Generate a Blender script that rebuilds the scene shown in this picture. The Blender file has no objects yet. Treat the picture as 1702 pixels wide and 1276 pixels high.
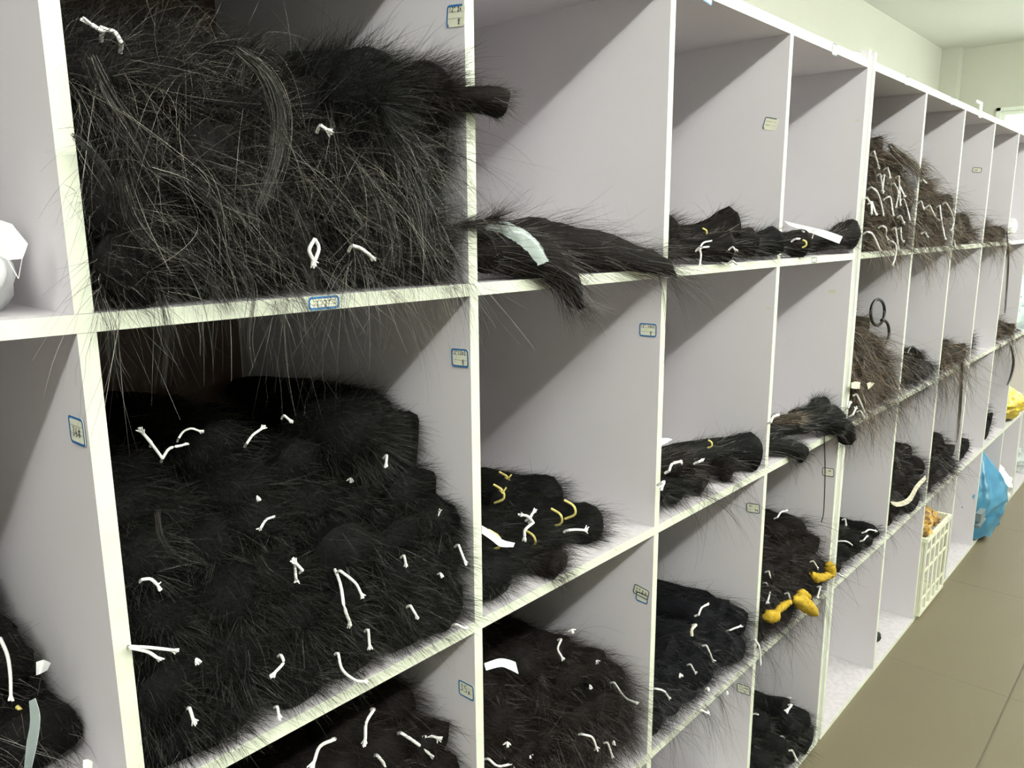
import bpy, math
import numpy as np
from mathutils import Vector, Matrix

C = bpy.context.scene.collection
SC = bpy.context.scene

# ------------------------------------------------------------------ camera
CAM = np.array([-0.24775, -0.68357, 1.4433])
FPX = 1299.74
RM = np.array([[0.66740, -0.74468, -0.00569],
               [0.14930, 0.12631, 0.98069],
               [0.72958, 0.65536, -0.19548]])
cd = bpy.data.cameras.new('camera')
cd.sensor_width = 36.0
cd.lens = 36.0 * FPX / 1702.0
cd.clip_start = 0.02
cd.clip_end = 60
cam = bpy.data.objects.new('camera', cd)
C.objects.link(cam)
M = Matrix(((RM[0][0], RM[1][0], -RM[2][0], CAM[0]),
            (RM[0][1], RM[1][1], -RM[2][1], CAM[1]),
            (RM[0][2], RM[1][2], -RM[2][2], CAM[2]),
            (0, 0, 0, 1)))
cam.matrix_world = M
SC.camera = cam

# ------------------------------------------------------------------ world, light, exposure
w = bpy.data.worlds.new('world')
SC.world = w
w.use_nodes = True
bg = w.node_tree.nodes['Background']
bg.inputs[0].default_value = (0.92, 1.0, 0.95, 1)
bg.inputs[1].default_value = 9.0
SC.view_settings.view_transform = 'Standard'
SC.view_settings.look = 'None'
SC.view_settings.gamma = 1
SC.view_settings.use_curve_mapping = False
SC.view_settings.exposure = 0.16


def area(name, loc, rx, sx, sy, power, col):
    l = bpy.data.lights.new(name, 'AREA')
    l.shape = 'RECTANGLE'
    l.size = sx
    l.size_y = sy
    l.energy = power
    l.color = col
    o = bpy.data.objects.new(name, l)
    C.objects.link(o)
    o.location = loc
    o.rotation_euler = (rx, 0, 0)
    return o


TUBE = (0.98, 1.0, 0.96)
# one long run of bare ceiling tubes parallel to the shelves, shining down, up and to both sides
for rx, dy, dz, p in ((0, 0, -.03, 74), (math.pi / 2, .03, 0, 148), (math.pi, 0, .03, 300), (-math.pi / 2, -.03, 0, 90)):
    area('tube_light', (2.3, -1.92 + dy, 3.0 + dz), rx, 11.4, 0.06, p, TUBE)

# ------------------------------------------------------------------ helpers
RNG = np.random.default_rng(7)


def tag(o, label=None, cat=None, group=None, kind=None):
    if label: o['label'] = label
    if cat: o['category'] = cat
    if group: o['group'] = group
    if kind: o['kind'] = kind
    return o


def ray(u, v):
    return RM.T @ np.array([(u - 851) / FPX, -(v - 638) / FPX, 1.0])


def onY(u, v, y):            # the point of the plane y = const seen at (u, v)
    d = ray(u, v)
    return CAM + d * (y - CAM[1]) / d[1]


def onX(u, v, x):
    d = ray(u, v)
    return CAM + d * (x - CAM[0]) / d[0]


def onZ(u, v, z):
    d = ray(u, v)
    return CAM + d * (z - CAM[2]) / d[2]


def pix(p):
    v = RM @ (np.asarray(p) - CAM)
    return 851 + FPX * v[0] / v[2], 638 - FPX * v[1] / v[2]


class MB:
    def __init__(s):
        s.v = []; s.f = []; s.n = 0

    def add(s, v, f):
        v = np.asarray(v, float).reshape(-1, 3)
        f = np.asarray(f, int) + s.n
        s.v.append(v); s.f.append(f); s.n += len(v)
        return s

    def box(s, a, b):
        x0, y0, z0 = a; x1, y1, z1 = b
        v = [(x0, y0, z0), (x1, y0, z0), (x1, y1, z0), (x0, y1, z0), (x0, y0, z1), (x1, y0, z1), (x1, y1, z1), (x0, y1, z1)]
        f = [(0, 3, 2, 1), (4, 5, 6, 7), (0, 1, 5, 4), (1, 2, 6, 5), (2, 3, 7, 6), (3, 0, 4, 7)]
        return s.add(v, f)

    def tube(s, pts, r, n=6, caps=True):
        pts = np.asarray(pts, float)
        r = np.broadcast_to(np.asarray(r, float), (len(pts),))
        t = np.gradient(pts, axis=0)
        t /= np.linalg.norm(t, axis=1)[:, None] + 1e-9
        ref = np.array([0.31, 0.2, 0.93]) if abs(t[0] @ np.array([0.31, 0.2, 0.93])) < .9 else np.array([1., 0, 0])
        a = np.cross(t, ref); a /= np.linalg.norm(a, axis=1)[:, None] + 1e-9
        b = np.cross(t, a)
        th = np.arange(n) * 2 * np.pi / n
        v = pts[:, None] + r[:, None, None] * (np.cos(th)[None, :, None] * a[:, None] + np.sin(th)[None, :, None] * b[:, None])
        m = len(pts)
        i = np.arange(m - 1)[:, None] * n
        j = np.arange(n)[None]
        k = (j + 1) % n
        f = np.stack([i + j, i + k, i + n + k, i + n + j], -1).reshape(-1, 4)
        s.add(v, f)
        return s

    def arrays(s):
        return np.concatenate(s.v), np.concatenate(s.f)

    def build(s, name, mat, parent=None, loc=None, smooth=False):
        v, f = s.arrays()
        return mesh_obj(name, v, f, mat, parent, loc, smooth)


def mesh_obj(name, v, f, mat, parent=None, loc=None, smooth=False):
    v = np.asarray(v, np.float32).reshape(-1, 3)
    if loc is not None:
        v = v - np.asarray(loc, np.float32)
    f = np.asarray(f, np.int32)
    me = bpy.data.meshes.new(name)
    me.vertices.add(len(v))
    me.vertices.foreach_set('co', v.ravel())
    k = f.shape[1]
    me.loops.add(f.size)
    me.loops.foreach_set('vertex_index', f.ravel())
    me.polygons.add(len(f))
    me.polygons.foreach_set('loop_start', np.arange(len(f), dtype=np.int32) * k)
    me.polygons.foreach_set('loop_total', np.full(len(f), k, np.int32))
    me.polygons.foreach_set('use_smooth', np.full(len(f), bool(smooth)))
    me.update(calc_edges=True)
    me.validate()
    if mat: me.materials.append(mat)
    o = bpy.data.objects.new(name, me)
    C.objects.link(o)
    if parent is not None:
        o.parent = parent
    elif loc is not None:
        o.location = loc
    return o


def empty(name, loc):
    o = bpy.data.objects.new(name, None)
    o.empty_display_size = 0.02
    o.location = tuple(loc)
    C.objects.link(o)
    return o


def unit(a):
    return a / (np.linalg.norm(a, axis=-1, keepdims=True) + 1e-9)


def spline(pts, n):
    pts = np.asarray(pts, float)
    if len(pts) == 2:
        t = np.linspace(0, 1, n)[:, None]
        return pts[0] * (1 - t) + pts[1] * t
    P = np.vstack([2 * pts[0] - pts[1], pts, 2 * pts[-1] - pts[-2]])
    out = []
    T = np.linspace(0, len(pts) - 1 - 1e-6, n)
    for t in T:
        i = int(t); u = t - i
        p0, p1, p2, p3 = P[i], P[i + 1], P[i + 2], P[i + 3]
        out.append(.5 * (2 * p1 + (p2 - p0) * u + (2 * p0 - 5 * p1 + 4 * p2 - p3) * u * u + (3 * p1 - p0 - 3 * p2 + p3) * u ** 3))
    return np.array(out)


# ------------------------------------------------------------------ materials
def mat(name, col, rough=.5, spec=.5, metal=0.0, alpha=1.0, trans=0.0, noise=None, bump=0.0, nscale=20.0, sub=0.0):
    m = bpy.data.materials.new(name)
    m.use_nodes = True
    nt = m.node_tree
    b = nt.nodes['Principled BSDF']
    b.inputs['Base Color'].default_value = (*col, 1)
    b.inputs['Roughness'].default_value = rough
    b.inputs['Specular IOR Level'].default_value = spec
    b.inputs['Metallic'].default_value = metal
    b.inputs['Alpha'].default_value = alpha
    b.inputs['Transmission Weight'].default_value = trans
    b.inputs['Subsurface Weight'].default_value = sub
    if noise is not None or bump:
        tc = nt.nodes.new('ShaderNodeTexCoord')
        nz = nt.nodes.new('ShaderNodeTexNoise')
        nz.inputs['Scale'].default_value = nscale
        nz.inputs['Detail'].default_value = 6
        nt.links.new(tc.outputs['Object'], nz.inputs['Vector'])
        if noise is not None:
            cr = nt.nodes.new('ShaderNodeValToRGB')
            cr.color_ramp.elements[0].position = .35
            cr.color_ramp.elements[1].position = .62
            cr.color_ramp.elements[0].color = (*noise, 1)
            cr.color_ramp.elements[1].color = (*col, 1)
            nt.links.new(nz.outputs['Fac'], cr.inputs[0])
            nt.links.new(cr.outputs[0], b.inputs['Base Color'])
        if bump:
            bp = nt.nodes.new('ShaderNodeBump')
            bp.inputs['Strength'].default_value = bump
            bp.inputs['Distance'].default_value = .002
            nt.links.new(nz.outputs['Fac'], bp.inputs['Height'])
            nt.links.new(bp.outputs[0], b.inputs['Normal'])
    return m


def hair_mat(name, c0, c1, c2, rough=.42, spec=.5):
    """strand material: every strand (mesh island) takes its own shade"""
    m = bpy.data.materials.new(name)
    m.use_nodes = True
    nt = m.node_tree
    b = nt.nodes['Principled BSDF']
    g = nt.nodes.new('ShaderNodeNewGeometry')
    cr = nt.nodes.new('ShaderNodeValToRGB')
    e = cr.color_ramp.elements
    e[0].position = 0; e[0].color = (*c0, 1)
    e[1].position = 1; e[1].color = (*c2, 1)
    k = e.new(.72); k.color = (*c1, 1)
    nt.links.new(g.outputs['Random Per Island'], cr.inputs[0])
    nt.links.new(cr.outputs[0], b.inputs['Base Color'])
    b.inputs['Roughness'].default_value = rough
    b.inputs['Specular IOR Level'].default_value = spec
    return m


def core_mat(name, col, dark):
    m = mat(name, col, rough=.75, spec=.12, noise=dark, bump=.6, nscale=90)
    return m


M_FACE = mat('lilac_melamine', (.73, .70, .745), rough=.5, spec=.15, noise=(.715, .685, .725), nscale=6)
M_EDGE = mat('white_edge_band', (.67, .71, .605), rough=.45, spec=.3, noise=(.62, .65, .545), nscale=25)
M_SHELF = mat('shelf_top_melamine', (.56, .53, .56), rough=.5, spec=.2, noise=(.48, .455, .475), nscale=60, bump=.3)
M_BACK = mat('brown_back_panel', (.10, .062, .045), rough=.5, spec=.35, noise=(.075, .045, .034), nscale=3)
M_PALE = mat('pale_gap_light', (.45, .40, .36), rough=.6)  # pale colour stands in for light showing through a gap
M_WALL = mat('cream_wall_paint', (.63, .645, .555), rough=.8, spec=.1, noise=(.62, .635, .545), nscale=2)
M_FRONT = mat('grey_front_wall', (.80, .81, .76), rough=.8, spec=.1)
M_CEIL = mat('cream_ceiling_paint', (.80, .81, .735), rough=.85, spec=.1)
M_FLOOR = mat('beige_floor_tile', (.138, .118, .076), rough=.5, spec=.3, noise=(.134, .114, .073), nscale=5)
M_JOINT = mat('dark_tile_joint', (.13, .11, .08), rough=.8)
M_WIN = mat('white_window_frame', (.85, .90, .80), rough=.4)
M_GLASS = mat('window_glass', (1, 1, 1), rough=.0, trans=1.0)
M_CORD = mat('white_cotton_string', (.86, .86, .84), rough=.8, spec=.1)
M_CREAM = mat('cream_string', (.80, .77, .62), rough=.8, spec=.1)
M_YEL = mat('yellow_rubber_band', (.62, .52, .16), rough=.5)
M_YRAG = mat('yellow_knit_cloth', (.46, .32, .035), rough=.85, spec=.1, noise=(.33, .21, .02), nscale=120, bump=1.0)
M_PAPER = mat('white_paper', (.85, .87, .87), rough=.6)
M_TAG = mat('pale_blue_tag', (.66, .80, .82), rough=.4)
M_CARD = mat('cream_label_card', (.90, .90, .76), rough=.5, noise=(.86, .87, .68), nscale=70)
M_BLUE = mat('blue_label_border', (.035, .17, .42), rough=.45)
M_GREYB = mat('grey_label_border', (.12, .16, .18), rough=.5)
M_INK = mat('black_ink', (.02, .02, .02), rough=.6)
M_RULE = mat('grey_rule_line', (.25, .27, .22), rough=.7)
M_PLAS = mat('clear_plastic_film', (.80, .93, .90), rough=.18, alpha=.45, spec=.9)
M_PWHITE = mat('milky_plastic_bag', (.86, .87, .88), rough=.3, alpha=.93, spec=.6)
M_BLUEBAG = mat('blue_plastic_bag', (.04, .19, .34), rough=.3, spec=.7, noise=(.09, .29, .42), nscale=9)
M_BASKET = mat('cream_basket_plastic', (.74, .75, .60), rough=.45)
M_NET = mat('golden_net', (.50, .31, .06), rough=.6, noise=(.12, .05, .03), nscale=60)
M_YBAG = mat('yellow_plastic_bag', (.78, .62, .05), rough=.35, noise=(.55, .40, .10), nscale=25)
M_BANDK = mat('black_hair_loop', (.012, .012, .011), rough=.35)
M_CLOTH = mat('cream_cloth_strip', (.66, .62, .50), rough=.8)

HM = {
    'black': (core_mat('black_hair_core', (.0035, .0035, .0035), (.002, .002, .002)),
              hair_mat('black_hair_strand', (.003, .003, .003), (.013, .0125, .0115), (.085, .08, .068))),  # palest strand tones paint a faint sheen into the black hair
    'sheen': (core_mat('dull_black_hair_core', (.006, .005, .005), (.003, .0025, .0025)),
              hair_mat('grey_sheen_hair_strand', (.005, .0045, .004), (.022, .0195, .018), (.26, .24, .205), rough=.36)),  # light grey tones put the hair's highlights into the strand colour
    'warm': (core_mat('brown_black_hair_core', (.007, .005, .0045), (.003, .002, .002)),
             hair_mat('brown_black_hair_strand', (.005, .004, .004), (.016, .012, .011), (.075, .052, .042))),
    'brown': (core_mat('brown_hair_core', (.024, .018, .012), (.009, .007, .005)),
              hair_mat('brown_hair_strand', (.014, .010, .007), (.080, .060, .042), (.32, .23, .15))),
    'blue': (core_mat('blue_black_hair_core', (.004, .004, .006), (.002, .002, .003)),
             hair_mat('blue_black_hair_strand', (.003, .003, .004), (.009, .010, .013), (.04, .04, .048))),
}

# ------------------------------------------------------------------ shelf grid
T = .0152
FLOORZ = 0.0
ZD, ZC, ZB, ZA, ZT = .0152, .4746, .9267, 1.3766, 1.8130    # top faces of boards D..A, underside of the top board
DEP = .56
W2 = .45234
X5 = 1.8404


def col_x(c):
    """left and right inner faces of column c (-1..3 first unit, 4..9 second, 10..12 third)"""
    if c < 4:
        return c * .45, (c + 1) * .45 - T
    if c < 10:
        i = c - 4
        return X5 + i * W2, X5 + (i + 1) * W2 - T
    i = c - 10
    x0 = X5 + 6 * W2 + .03
    return x0 + i * W2, x0 + (i + 1) * W2 - T


ROWS = [(ZA, ZT), (ZB, ZA - T), (ZC, ZB - T), (ZD, ZC - T)]


def make_unit(cols, label, raise_end):
    xl = col_x(cols[0])[0] - T
    xr = col_x(cols[-1])[1] + T
    root = empty('cubby_shelf', ((xl + xr) / 2, DEP / 2, 0))
    tag(root, label, 'shelf', 'wall of cubby shelves')
    loc = np.array(root.location)
    E = .0006

    def board(name, a, b, m=M_FACE, edge=None):
        o = MB().box(a, b).build(name, m, root, loc)
        if edge:
            MB().box(*edge).build('edge_band', M_EDGE, o, loc)
        return o
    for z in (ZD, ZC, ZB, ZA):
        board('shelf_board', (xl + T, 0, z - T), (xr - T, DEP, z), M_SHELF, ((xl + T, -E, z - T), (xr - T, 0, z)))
    tl = xl + (T if raise_end < 0 else 0); tr = xr - (T if raise_end > 0 else 0)
    board('top_board', (tl, 0, ZT), (tr, DEP + .01, ZT + T), M_FACE, ((tl, -E, ZT - .0004), (tr, 0, ZT + T)))
    # upper rail lying along the top board, set back a little
    MB().box((tl, .004, ZT + T), (tr, .05, ZT + T + .006)).build('top_rail', M_EDGE, root, loc)
    for s, x in ((0, xl), (1, xr - T)):
        top = ZT + (.040 if raise_end and s == (0 if raise_end < 0 else 1) else 0)
        board('side_panel', (x, 0, 0), (x + T, DEP, ZT if top < ZT + .02 else top), M_FACE,
              ((x, -E, 0), (x + T, 0, ZT if top < ZT + .02 else top)))
    for c in cols[:-1]:
        x = col_x(c)[1]
        for z0, z1 in ROWS:
            j = RNG.uniform(-.0007, .0007)
            board('divider', (x + j, 0, z0), (x + T + j, DEP, z1), M_FACE, ((x + j, -E, z0 + .0005), (x + T + j, 0, z1 - .0005)))
    for c in cols:
        a, b = col_x(c)
        for z0, z1 in ROWS:
            if c in (-1, 0) and abs(z0 - ZB) < .01:
                zs = 1.137
                MB().box((a, DEP, z0), (b, DEP + .006, zs - .003)).build('back_panel', M_BACK, root, loc)
                MB().box((a, DEP, zs + .003), (b, DEP + .006, z1)).build('back_panel', M_BACK, root, loc)
                MB().box((a, DEP + .001, zs - .003), (b, DEP + .005, zs + .003)).build('gap_light_strip', M_PALE, root, loc)  # strip painted pale as the light through the seam between back panels
            else:
                MB().box((a, DEP, z0), (b, DEP + .006, z1)).build('back_panel', M_BACK, root, loc)
    return root


make_unit(list(range(-1, 4)), 'white and lilac cubby shelf unit nearest the camera, holding the biggest hair piles', 1)
make_unit(list(range(4, 10)), 'second cubby shelf unit beyond the doubled upright, running away to the right', -1)
make_unit(list(range(10, 13)), 'last cubby shelf unit at the right edge near the end wall', 0)
# filler between the doubled uprights
fx0, fx1 = col_x(3)[1] + T, X5 - T
fl = MB().box((fx0, .006, 0), (fx1, .03, ZT + .034)).box((fx0 + .006, .0, 0), (fx0 + .010, .006, ZT + .03)).build('filler_strip', M_EDGE)
tag(fl, 'narrow white filler strip between the two shelf units, standing proud on top', 'strip')

# ------------------------------------------------------------------ room
XW0, XW1, YW0, YW1, ZCEIL = -7.8, 8.74, -4.4, 1.60, 3.13


def struct(name, mb, m):
    return tag(mb.build(name, m), kind='structure')


struct('ceiling', MB().box((XW0, YW0, ZCEIL), (XW1, YW1, ZCEIL + .1)), M_CEIL)
struct('wall_back', MB().box((XW0, YW1, 0), (XW1, YW1 + .1, ZCEIL)), M_WALL)
struct('wall_front', MB().box((XW0, YW0 - .1, 0), (XW1, YW0, ZCEIL)), M_FRONT)
struct('wall_left', MB().box((XW0 - .1, YW0, 0), (XW0, YW1, ZCEIL)), M_WALL)
# end wall with a window opening
wy0, wy1, wz0, wz1 = -.9, 1.105, .85, 2.545
struct('wall_right', MB().box((XW1, YW0, wz0), (XW1 + .12, wy0, wz1)).box((XW1, wy1, wz0), (XW1 + .12, YW1, wz1))
       .box((XW1, YW0, 0), (XW1 + .12, YW1, wz0)).box((XW1, YW0, wz1), (XW1 + .12, YW1, ZCEIL)), M_WALL)
struct('trim_1', MB().box((XW1 - .15, YW1 - .16, 0), (XW1, YW1, ZCEIL)), M_WALL)
wn = struct('window_1', MB().box((XW1 - .02, wy0, wz0), (XW1 + .02, wy0 + .05, wz1)).box((XW1 - .02, wy1 - .035, wz0), (XW1 + .02, wy1, wz1))
            .box((XW1 - .02, wy0, wz1 - .03), (XW1 + .02, wy1, wz1)).box((XW1 - .02, wy0, wz0), (XW1 + .02, wy1, wz0 + .05)), M_WIN)
for a, b in ((wy0 + .05, .10), (.10, wy1 - .035)):
    s_ = MB()
    s_.box((XW1 + .02, a, wz0 + .05), (XW1 + .05, a + .07, wz1 - .05)).box((XW1 + .02, b - .04, wz0 + .05), (XW1 + .05, b, wz1 - .03))
    s_.box((XW1 + .02, a + .07, wz1 - .07), (XW1 + .05, b - .04, wz1 - .03)).box((XW1 + .02, a + .07, wz0 + .05), (XW1 + .05, b - .07, wz0 + .12))
    so = s_.build('window_sash', M_WIN, wn)
    MB().box((XW1 + .03, a + .07, wz0 + .12), (XW1 + .036, b - .04, wz1 - .07)).build('pane', M_GLASS, so)

# floor: tiles of 0.8 m with recessed joints
fb = struct('floor', MB().box((XW0, YW0, -.05), (XW1, YW1, -.004)), M_JOINT)
TS = .8
g = .0022
tv = {}
x = 2.42 - 13 * TS
while x < XW1:
    y = -.363 - 6 * TS
    while y < YW1:
        a = (max(x + .0005, XW0), max(y + g, YW0)); b = (min(x + TS - .0005, XW1), min(y + TS - g, YW1))
        if b[0] - a[0] > .02 and b[1] - a[1] > .02:
            full = abs(b[0] - a[0] - TS + .001) < 1e-6 and abs(b[1] - a[1] - TS + 2 * g) < 1e-6
            if full and 'm' in tv:
                o = bpy.data.objects.new('tile', tv['m']); C.objects.link(o)
                o.location = (a[0], a[1], 0); o.parent = fb
            else:
                o = MB().box((0, 0, -.004), (b[0] - a[0], b[1] - a[1], 0)).build('tile', M_FLOOR, fb)
                o.location = (a[0], a[1], 0)
                if full: tv['m'] = o.data
        y += TS
    x += TS

# ------------------------------------------------------------------ hair
NTRI = [0]


def grow(roots, dirs, L, segs, grav, curl, clamp=None):
    n = len(roots)
    p = roots.copy()
    if clamp is not None:
        p = clamp(p)
    d = unit(dirs)
    bend = unit(RNG.normal(size=(n, 3))) * (curl * RNG.uniform(.2, 1, n))[:, None]
    out = np.empty((n, segs + 1, 3))
    out[:, 0] = p
    st = (L / segs)[:, None]
    G = np.array([0, 0, -1.0])
    for k in range(segs):
        p = p + d * st
        if clamp is not None:
            p = clamp(p)
        out[:, k + 1] = p
        d = unit(d + (bend + G * grav) * st * 10)
    return out


def ribbons(paths, width):
    n, m, _ = paths.shape
    t = unit(np.gradient(paths, axis=1))
    rnd = unit(RNG.normal(size=(n, 1, 3)))
    s = unit(np.cross(t, rnd))
    wd = np.broadcast_to(np.asarray(width, float), (n,))[:, None, None] * (1 - .75 * np.linspace(0, 1, m) ** 1.5)[None, :, None] * .5
    v = np.stack([paths - s * wd, paths + s * wd], 2).reshape(-1, 3)
    i = (np.arange(n) * m * 2)[:, None] + (np.arange(m - 1) * 2)[None]
    f = np.stack([i, i + 1, i + 3, i + 2], -1).reshape(-1, 4)
    NTRI[0] += len(f) * 2
    return v, f


def spill(p, z0, keep=.16):
    """most of the short strands that would stand out over the shelf edge stay behind it"""
    m = (p[:, -1, 2] < z0 + .004) & (p[:, -1, 1] < .0)
    return p[~m | (RNG.random(len(p)) < keep)]


def frames(path):
    t = unit(np.gradient(path, axis=0))
    up = np.array([0, 0, 1.0])
    a = np.cross(t, up)
    bad = np.linalg.norm(a, axis=1) < .15
    a[bad] = np.cross(t[bad], np.array([1.0, 0, 0]))
    a = unit(a)
    b = unit(np.cross(a, t))
    return t, a, b


def cub_clamp(cub, over=True, zmin=-9):
    """keep strands between the uprights while inside the cubby and in front of the boards once outside"""
    c, r = cub
    xl, xr = col_x(c)
    z0, z1 = ROWS[r]

    def f(p):
        ins = (p[:, 1] > -.001)
        low = ins & (p[:, 2] < z0 + .001)
        # below the shelf surface: either lie on it or slip over the front edge
        near = low & (p[:, 1] < (.05 if over else .004))
        p[near, 1] = -.003 - .006 * RNG.random(near.sum())
        far = low & ~near
        p[far, 2] = z0 + .001
        ins = (p[:, 1] > -.001)
        p[ins, 0] = np.clip(p[ins, 0], xl + .003 + .006 * RNG.random(ins.sum()), xr - .003 - .006 * RNG.random(ins.sum()))
        p[ins, 2] = np.minimum(p[ins, 2], z1 - .002)
        if zmin > -1: p[:, 2] = np.maximum(p[:, 2], zmin)
        return p
    return f


def profile(kind, s, L):
    """radius factor along arclength s (metres) from the cut end"""
    if kind == 'pom':      # rounded furry end, packed in a pile
        r = np.clip(s / RNG.uniform(.012, .03), 0, 1) ** RNG.uniform(.3, .6)
        r = r * (1 - .13 * np.exp(-((s - .085) / .012) ** 2))
        r = r * (1 - .35 * np.clip((s - .12) / max(L - .12, .01), 0, 1))
        r[-1] *= .2
    elif kind == 'brush':  # flat, flared cut end, tie, then a long tail
        r = np.clip(s / .004, 0, 1) ** .3 * (1.12 - .42 * np.clip(s / .07, 0, 1))
        r = r * (1 - .15 * np.exp(-((s - .075) / .008) ** 2))
        r = r * (1 - .45 * np.clip((s - .16) / max(L - .16, .01), 0, 1))
        r[-1] *= .15
    else:                  # hank: long lying hair tapering both ways
        q = s / L
        r = np.clip(q / .12, 0, 1) ** .6 * np.clip((1 - q) / .45, 0, 1) ** .6
        r = np.maximum(r, .06)
    return r


def bundle(cub, path, R, hair='black', kind='pom', label='', group=None, fuzz=500, fl=.02, wide=.0005, longn=20, longl=.12,
           squash=.92, grav=.6, drape=0, drapel=.16, zmin=-9, rough_edge=.12, cat='hair bundle', tip=40, out=1.0):
    path = spline(path, 18)
    seg = np.linalg.norm(np.diff(path, axis=0), axis=1)
    s = np.concatenate([[0], np.cumsum(seg)])
    L = s[-1]
    # denser rings at the cut end
    q = np.concatenate([np.array([0, .004, .012, .022, .04, .06, .085, .11]) / L, np.linspace(.13 / L, 1, 9)]) if L > .2 else np.linspace(0, 1, 15)
    q = np.clip(q, 0, 1)
    P = np.stack([np.interp(q * L, s, path[:, k]) for k in range(3)], 1)
    rad = profile(kind, q * L, L) * R
    rad = np.maximum(rad, .0015)
    t, a, b = frames(P)
    nth = 20
    th = np.arange(nth) * 2 * np.pi / nth
    ph = RNG.uniform(0, 6.28, 6)
    wob = 1 + rough_edge * (np.sin(2 * th[None] + ph[0] + 20 * q[:, None]) * .5 + np.sin(3 * th[None] + ph[1] - 13 * q[:, None]) * .4 + np.sin(5 * th[None] + ph[2] + 31 * q[:, None]) * .3)
    rr = rad[:, None] * wob * (1 + RNG.normal(0, .03, wob.shape))
    V = P[:, None] + rr[..., None] * (np.cos(th)[None, :, None] * a[:, None] + squash * np.sin(th)[None, :, None] * b[:, None])
    cl = cub_clamp(cub, False, zmin)
    cd2 = cub_clamp(cub, True, zmin)
    xl, xr = col_x(cub[0]); z0 = ROWS[cub[1]][0]
    Vf = V.reshape(-1, 3)
    Vf[:, 0] = np.where(Vf[:, 1] > -.003, np.clip(Vf[:, 0], xl + .0015, xr - .0015), Vf[:, 0])
    Vf[:, 2] = np.where(Vf[:, 1] > -.012, np.maximum(Vf[:, 2], z0 + .001), Vf[:, 2])
    m = len(P)
    i = np.arange(m - 1)[:, None] * nth
    j = np.arange(nth)[None]
    k = (j + 1) % nth
    F = np.stack([i + j, i + k, i + nth + k, i + nth + j], -1).reshape(-1, 4)
    NTRI[0] += len(F) * 2
    loc = P[0].copy()
    root = empty('hair_bundle', loc)
    tag(root, label, cat, group)
    cm, sm = HM[hair]
    mesh_obj('hair_core', Vf, F, cm, root, loc, True)
    # --- strands
    vs = MB()

    def surf(n, lo, hi, power=1.0):
        u = lo + (hi - lo) * RNG.random(n) ** power
        tt = RNG.uniform(0, 2 * np.pi, n)
        ss = u * L
        c0 = np.stack([np.interp(ss, q * L, P[:, k]) for k in range(3)], 1)
        aa = np.stack([np.interp(ss, q * L, a[:, k]) for k in range(3)], 1)
        bb = np.stack([np.interp(ss, q * L, b[:, k]) for k in range(3)], 1)
        tg = np.stack([np.interp(ss, q * L, t[:, k]) for k in range(3)], 1)
        rd = np.interp(ss, q * L, rad)
        nn = np.cos(tt)[:, None] * aa + squash * np.sin(tt)[:, None] * bb
        return c0 + nn * (rd * RNG.uniform(.86, 1.0, n))[:, None], unit(nn), unit(tg)
    if fuzz:
        lim = min(1, .16 / L) if kind != 'hank' else 1
        n1 = int(fuzz * (.62 if kind != 'hank' else .1))
        r0, nn, tg = surf(n1, 0, lim, 1.3)
        d = -tg * RNG.uniform(.5, 1.3, n1)[:, None] + nn * RNG.uniform(.15, .8, n1)[:, None] * out + RNG.normal(0, .22, (n1, 3))
        vs.add(*ribbons(spill(grow(r0, d, fl * RNG.uniform(.5, 1.5, n1), 2, grav, 1.5, cl), z0, .16 if kind == 'pom' else .8), wide))
        n2 = fuzz - n1
        r0, nn, tg = surf(n2, 0, 1 if kind != 'pom' else min(1, .25 / L))
        d = (-tg if kind != 'hank' else tg) + nn * RNG.uniform(.05, .45, n2)[:, None] * out + RNG.normal(0, .12, (n2, 3))
        vs.add(*ribbons(spill(grow(r0, d, fl * RNG.uniform(1, 2.6, n2), 3, grav * .7, 1.0, cl), z0, .16 if kind == 'pom' else .8), wide))
    if tip:
        # bristles of the cut end
        n3 = tip
        u = np.sqrt(RNG.random(n3)) * R * .85; tt = RNG.uniform(0, 6.28, n3)
        r0 = P[0] + (np.cos(tt) * u)[:, None] * a[0] + (np.sin(tt) * u)[:, None] * b[0] + t[0] * .006
        d = -t[0] + (r0 - P[0]) / R * .55 + RNG.normal(0, .12, (n3, 3))
        vs.add(*ribbons(grow(r0, d, fl * RNG.uniform(.6, 1.2, n3), 3, grav * .5, .6, cl), wide * 1.1))
    if longn:
        r0, nn, tg = surf(longn, 0, min(1, .3 / L) if kind != 'hank' else 1)
        d = -tg * .6 + nn * .8 + RNG.normal(0, .5, (longn, 3))
        vs.add(*ribbons(grow(r0, d, longl * RNG.uniform(.4, 1.3, longn), 9, grav * 1.3, 1.6, cl), wide * .8))
    if drape:
        r0, nn, tg = surf(drape, 0, min(1, .09 / L) if kind != 'hank' else 1)
        # few parent locks so the hair hangs in clumps
        nc = max(2, drape // 16)
        cd_ = unit(RNG.normal(0, 1, (nc, 3)) * np.array([.55, .3, .35]) + np.array([.1, -.75, -.35]))
        pick = RNG.integers(0, nc, drape)
        base = r0[:nc][pick % nc]
        r0 = base + RNG.normal(0, .006, (drape, 3)) * np.array([1, .4, 1])
        r0 = cd2(r0)
        d = cd_[pick] + RNG.normal(0, .10, (drape, 3))
        vs.add(*ribbons(grow(r0, d, drapel * RNG.uniform(.4, 1.25, drape), 11, 1.1, 1.5, cd2), wide * .85))
    lo = vs.build('loose_hair', sm, root, loc, True)
    lo['kind'] = 'stuff'
    root['_p'] = [float(v) for v in loc]
    BUND.setdefault(cub, []).append((root, loc, R, P))
    return root


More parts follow.
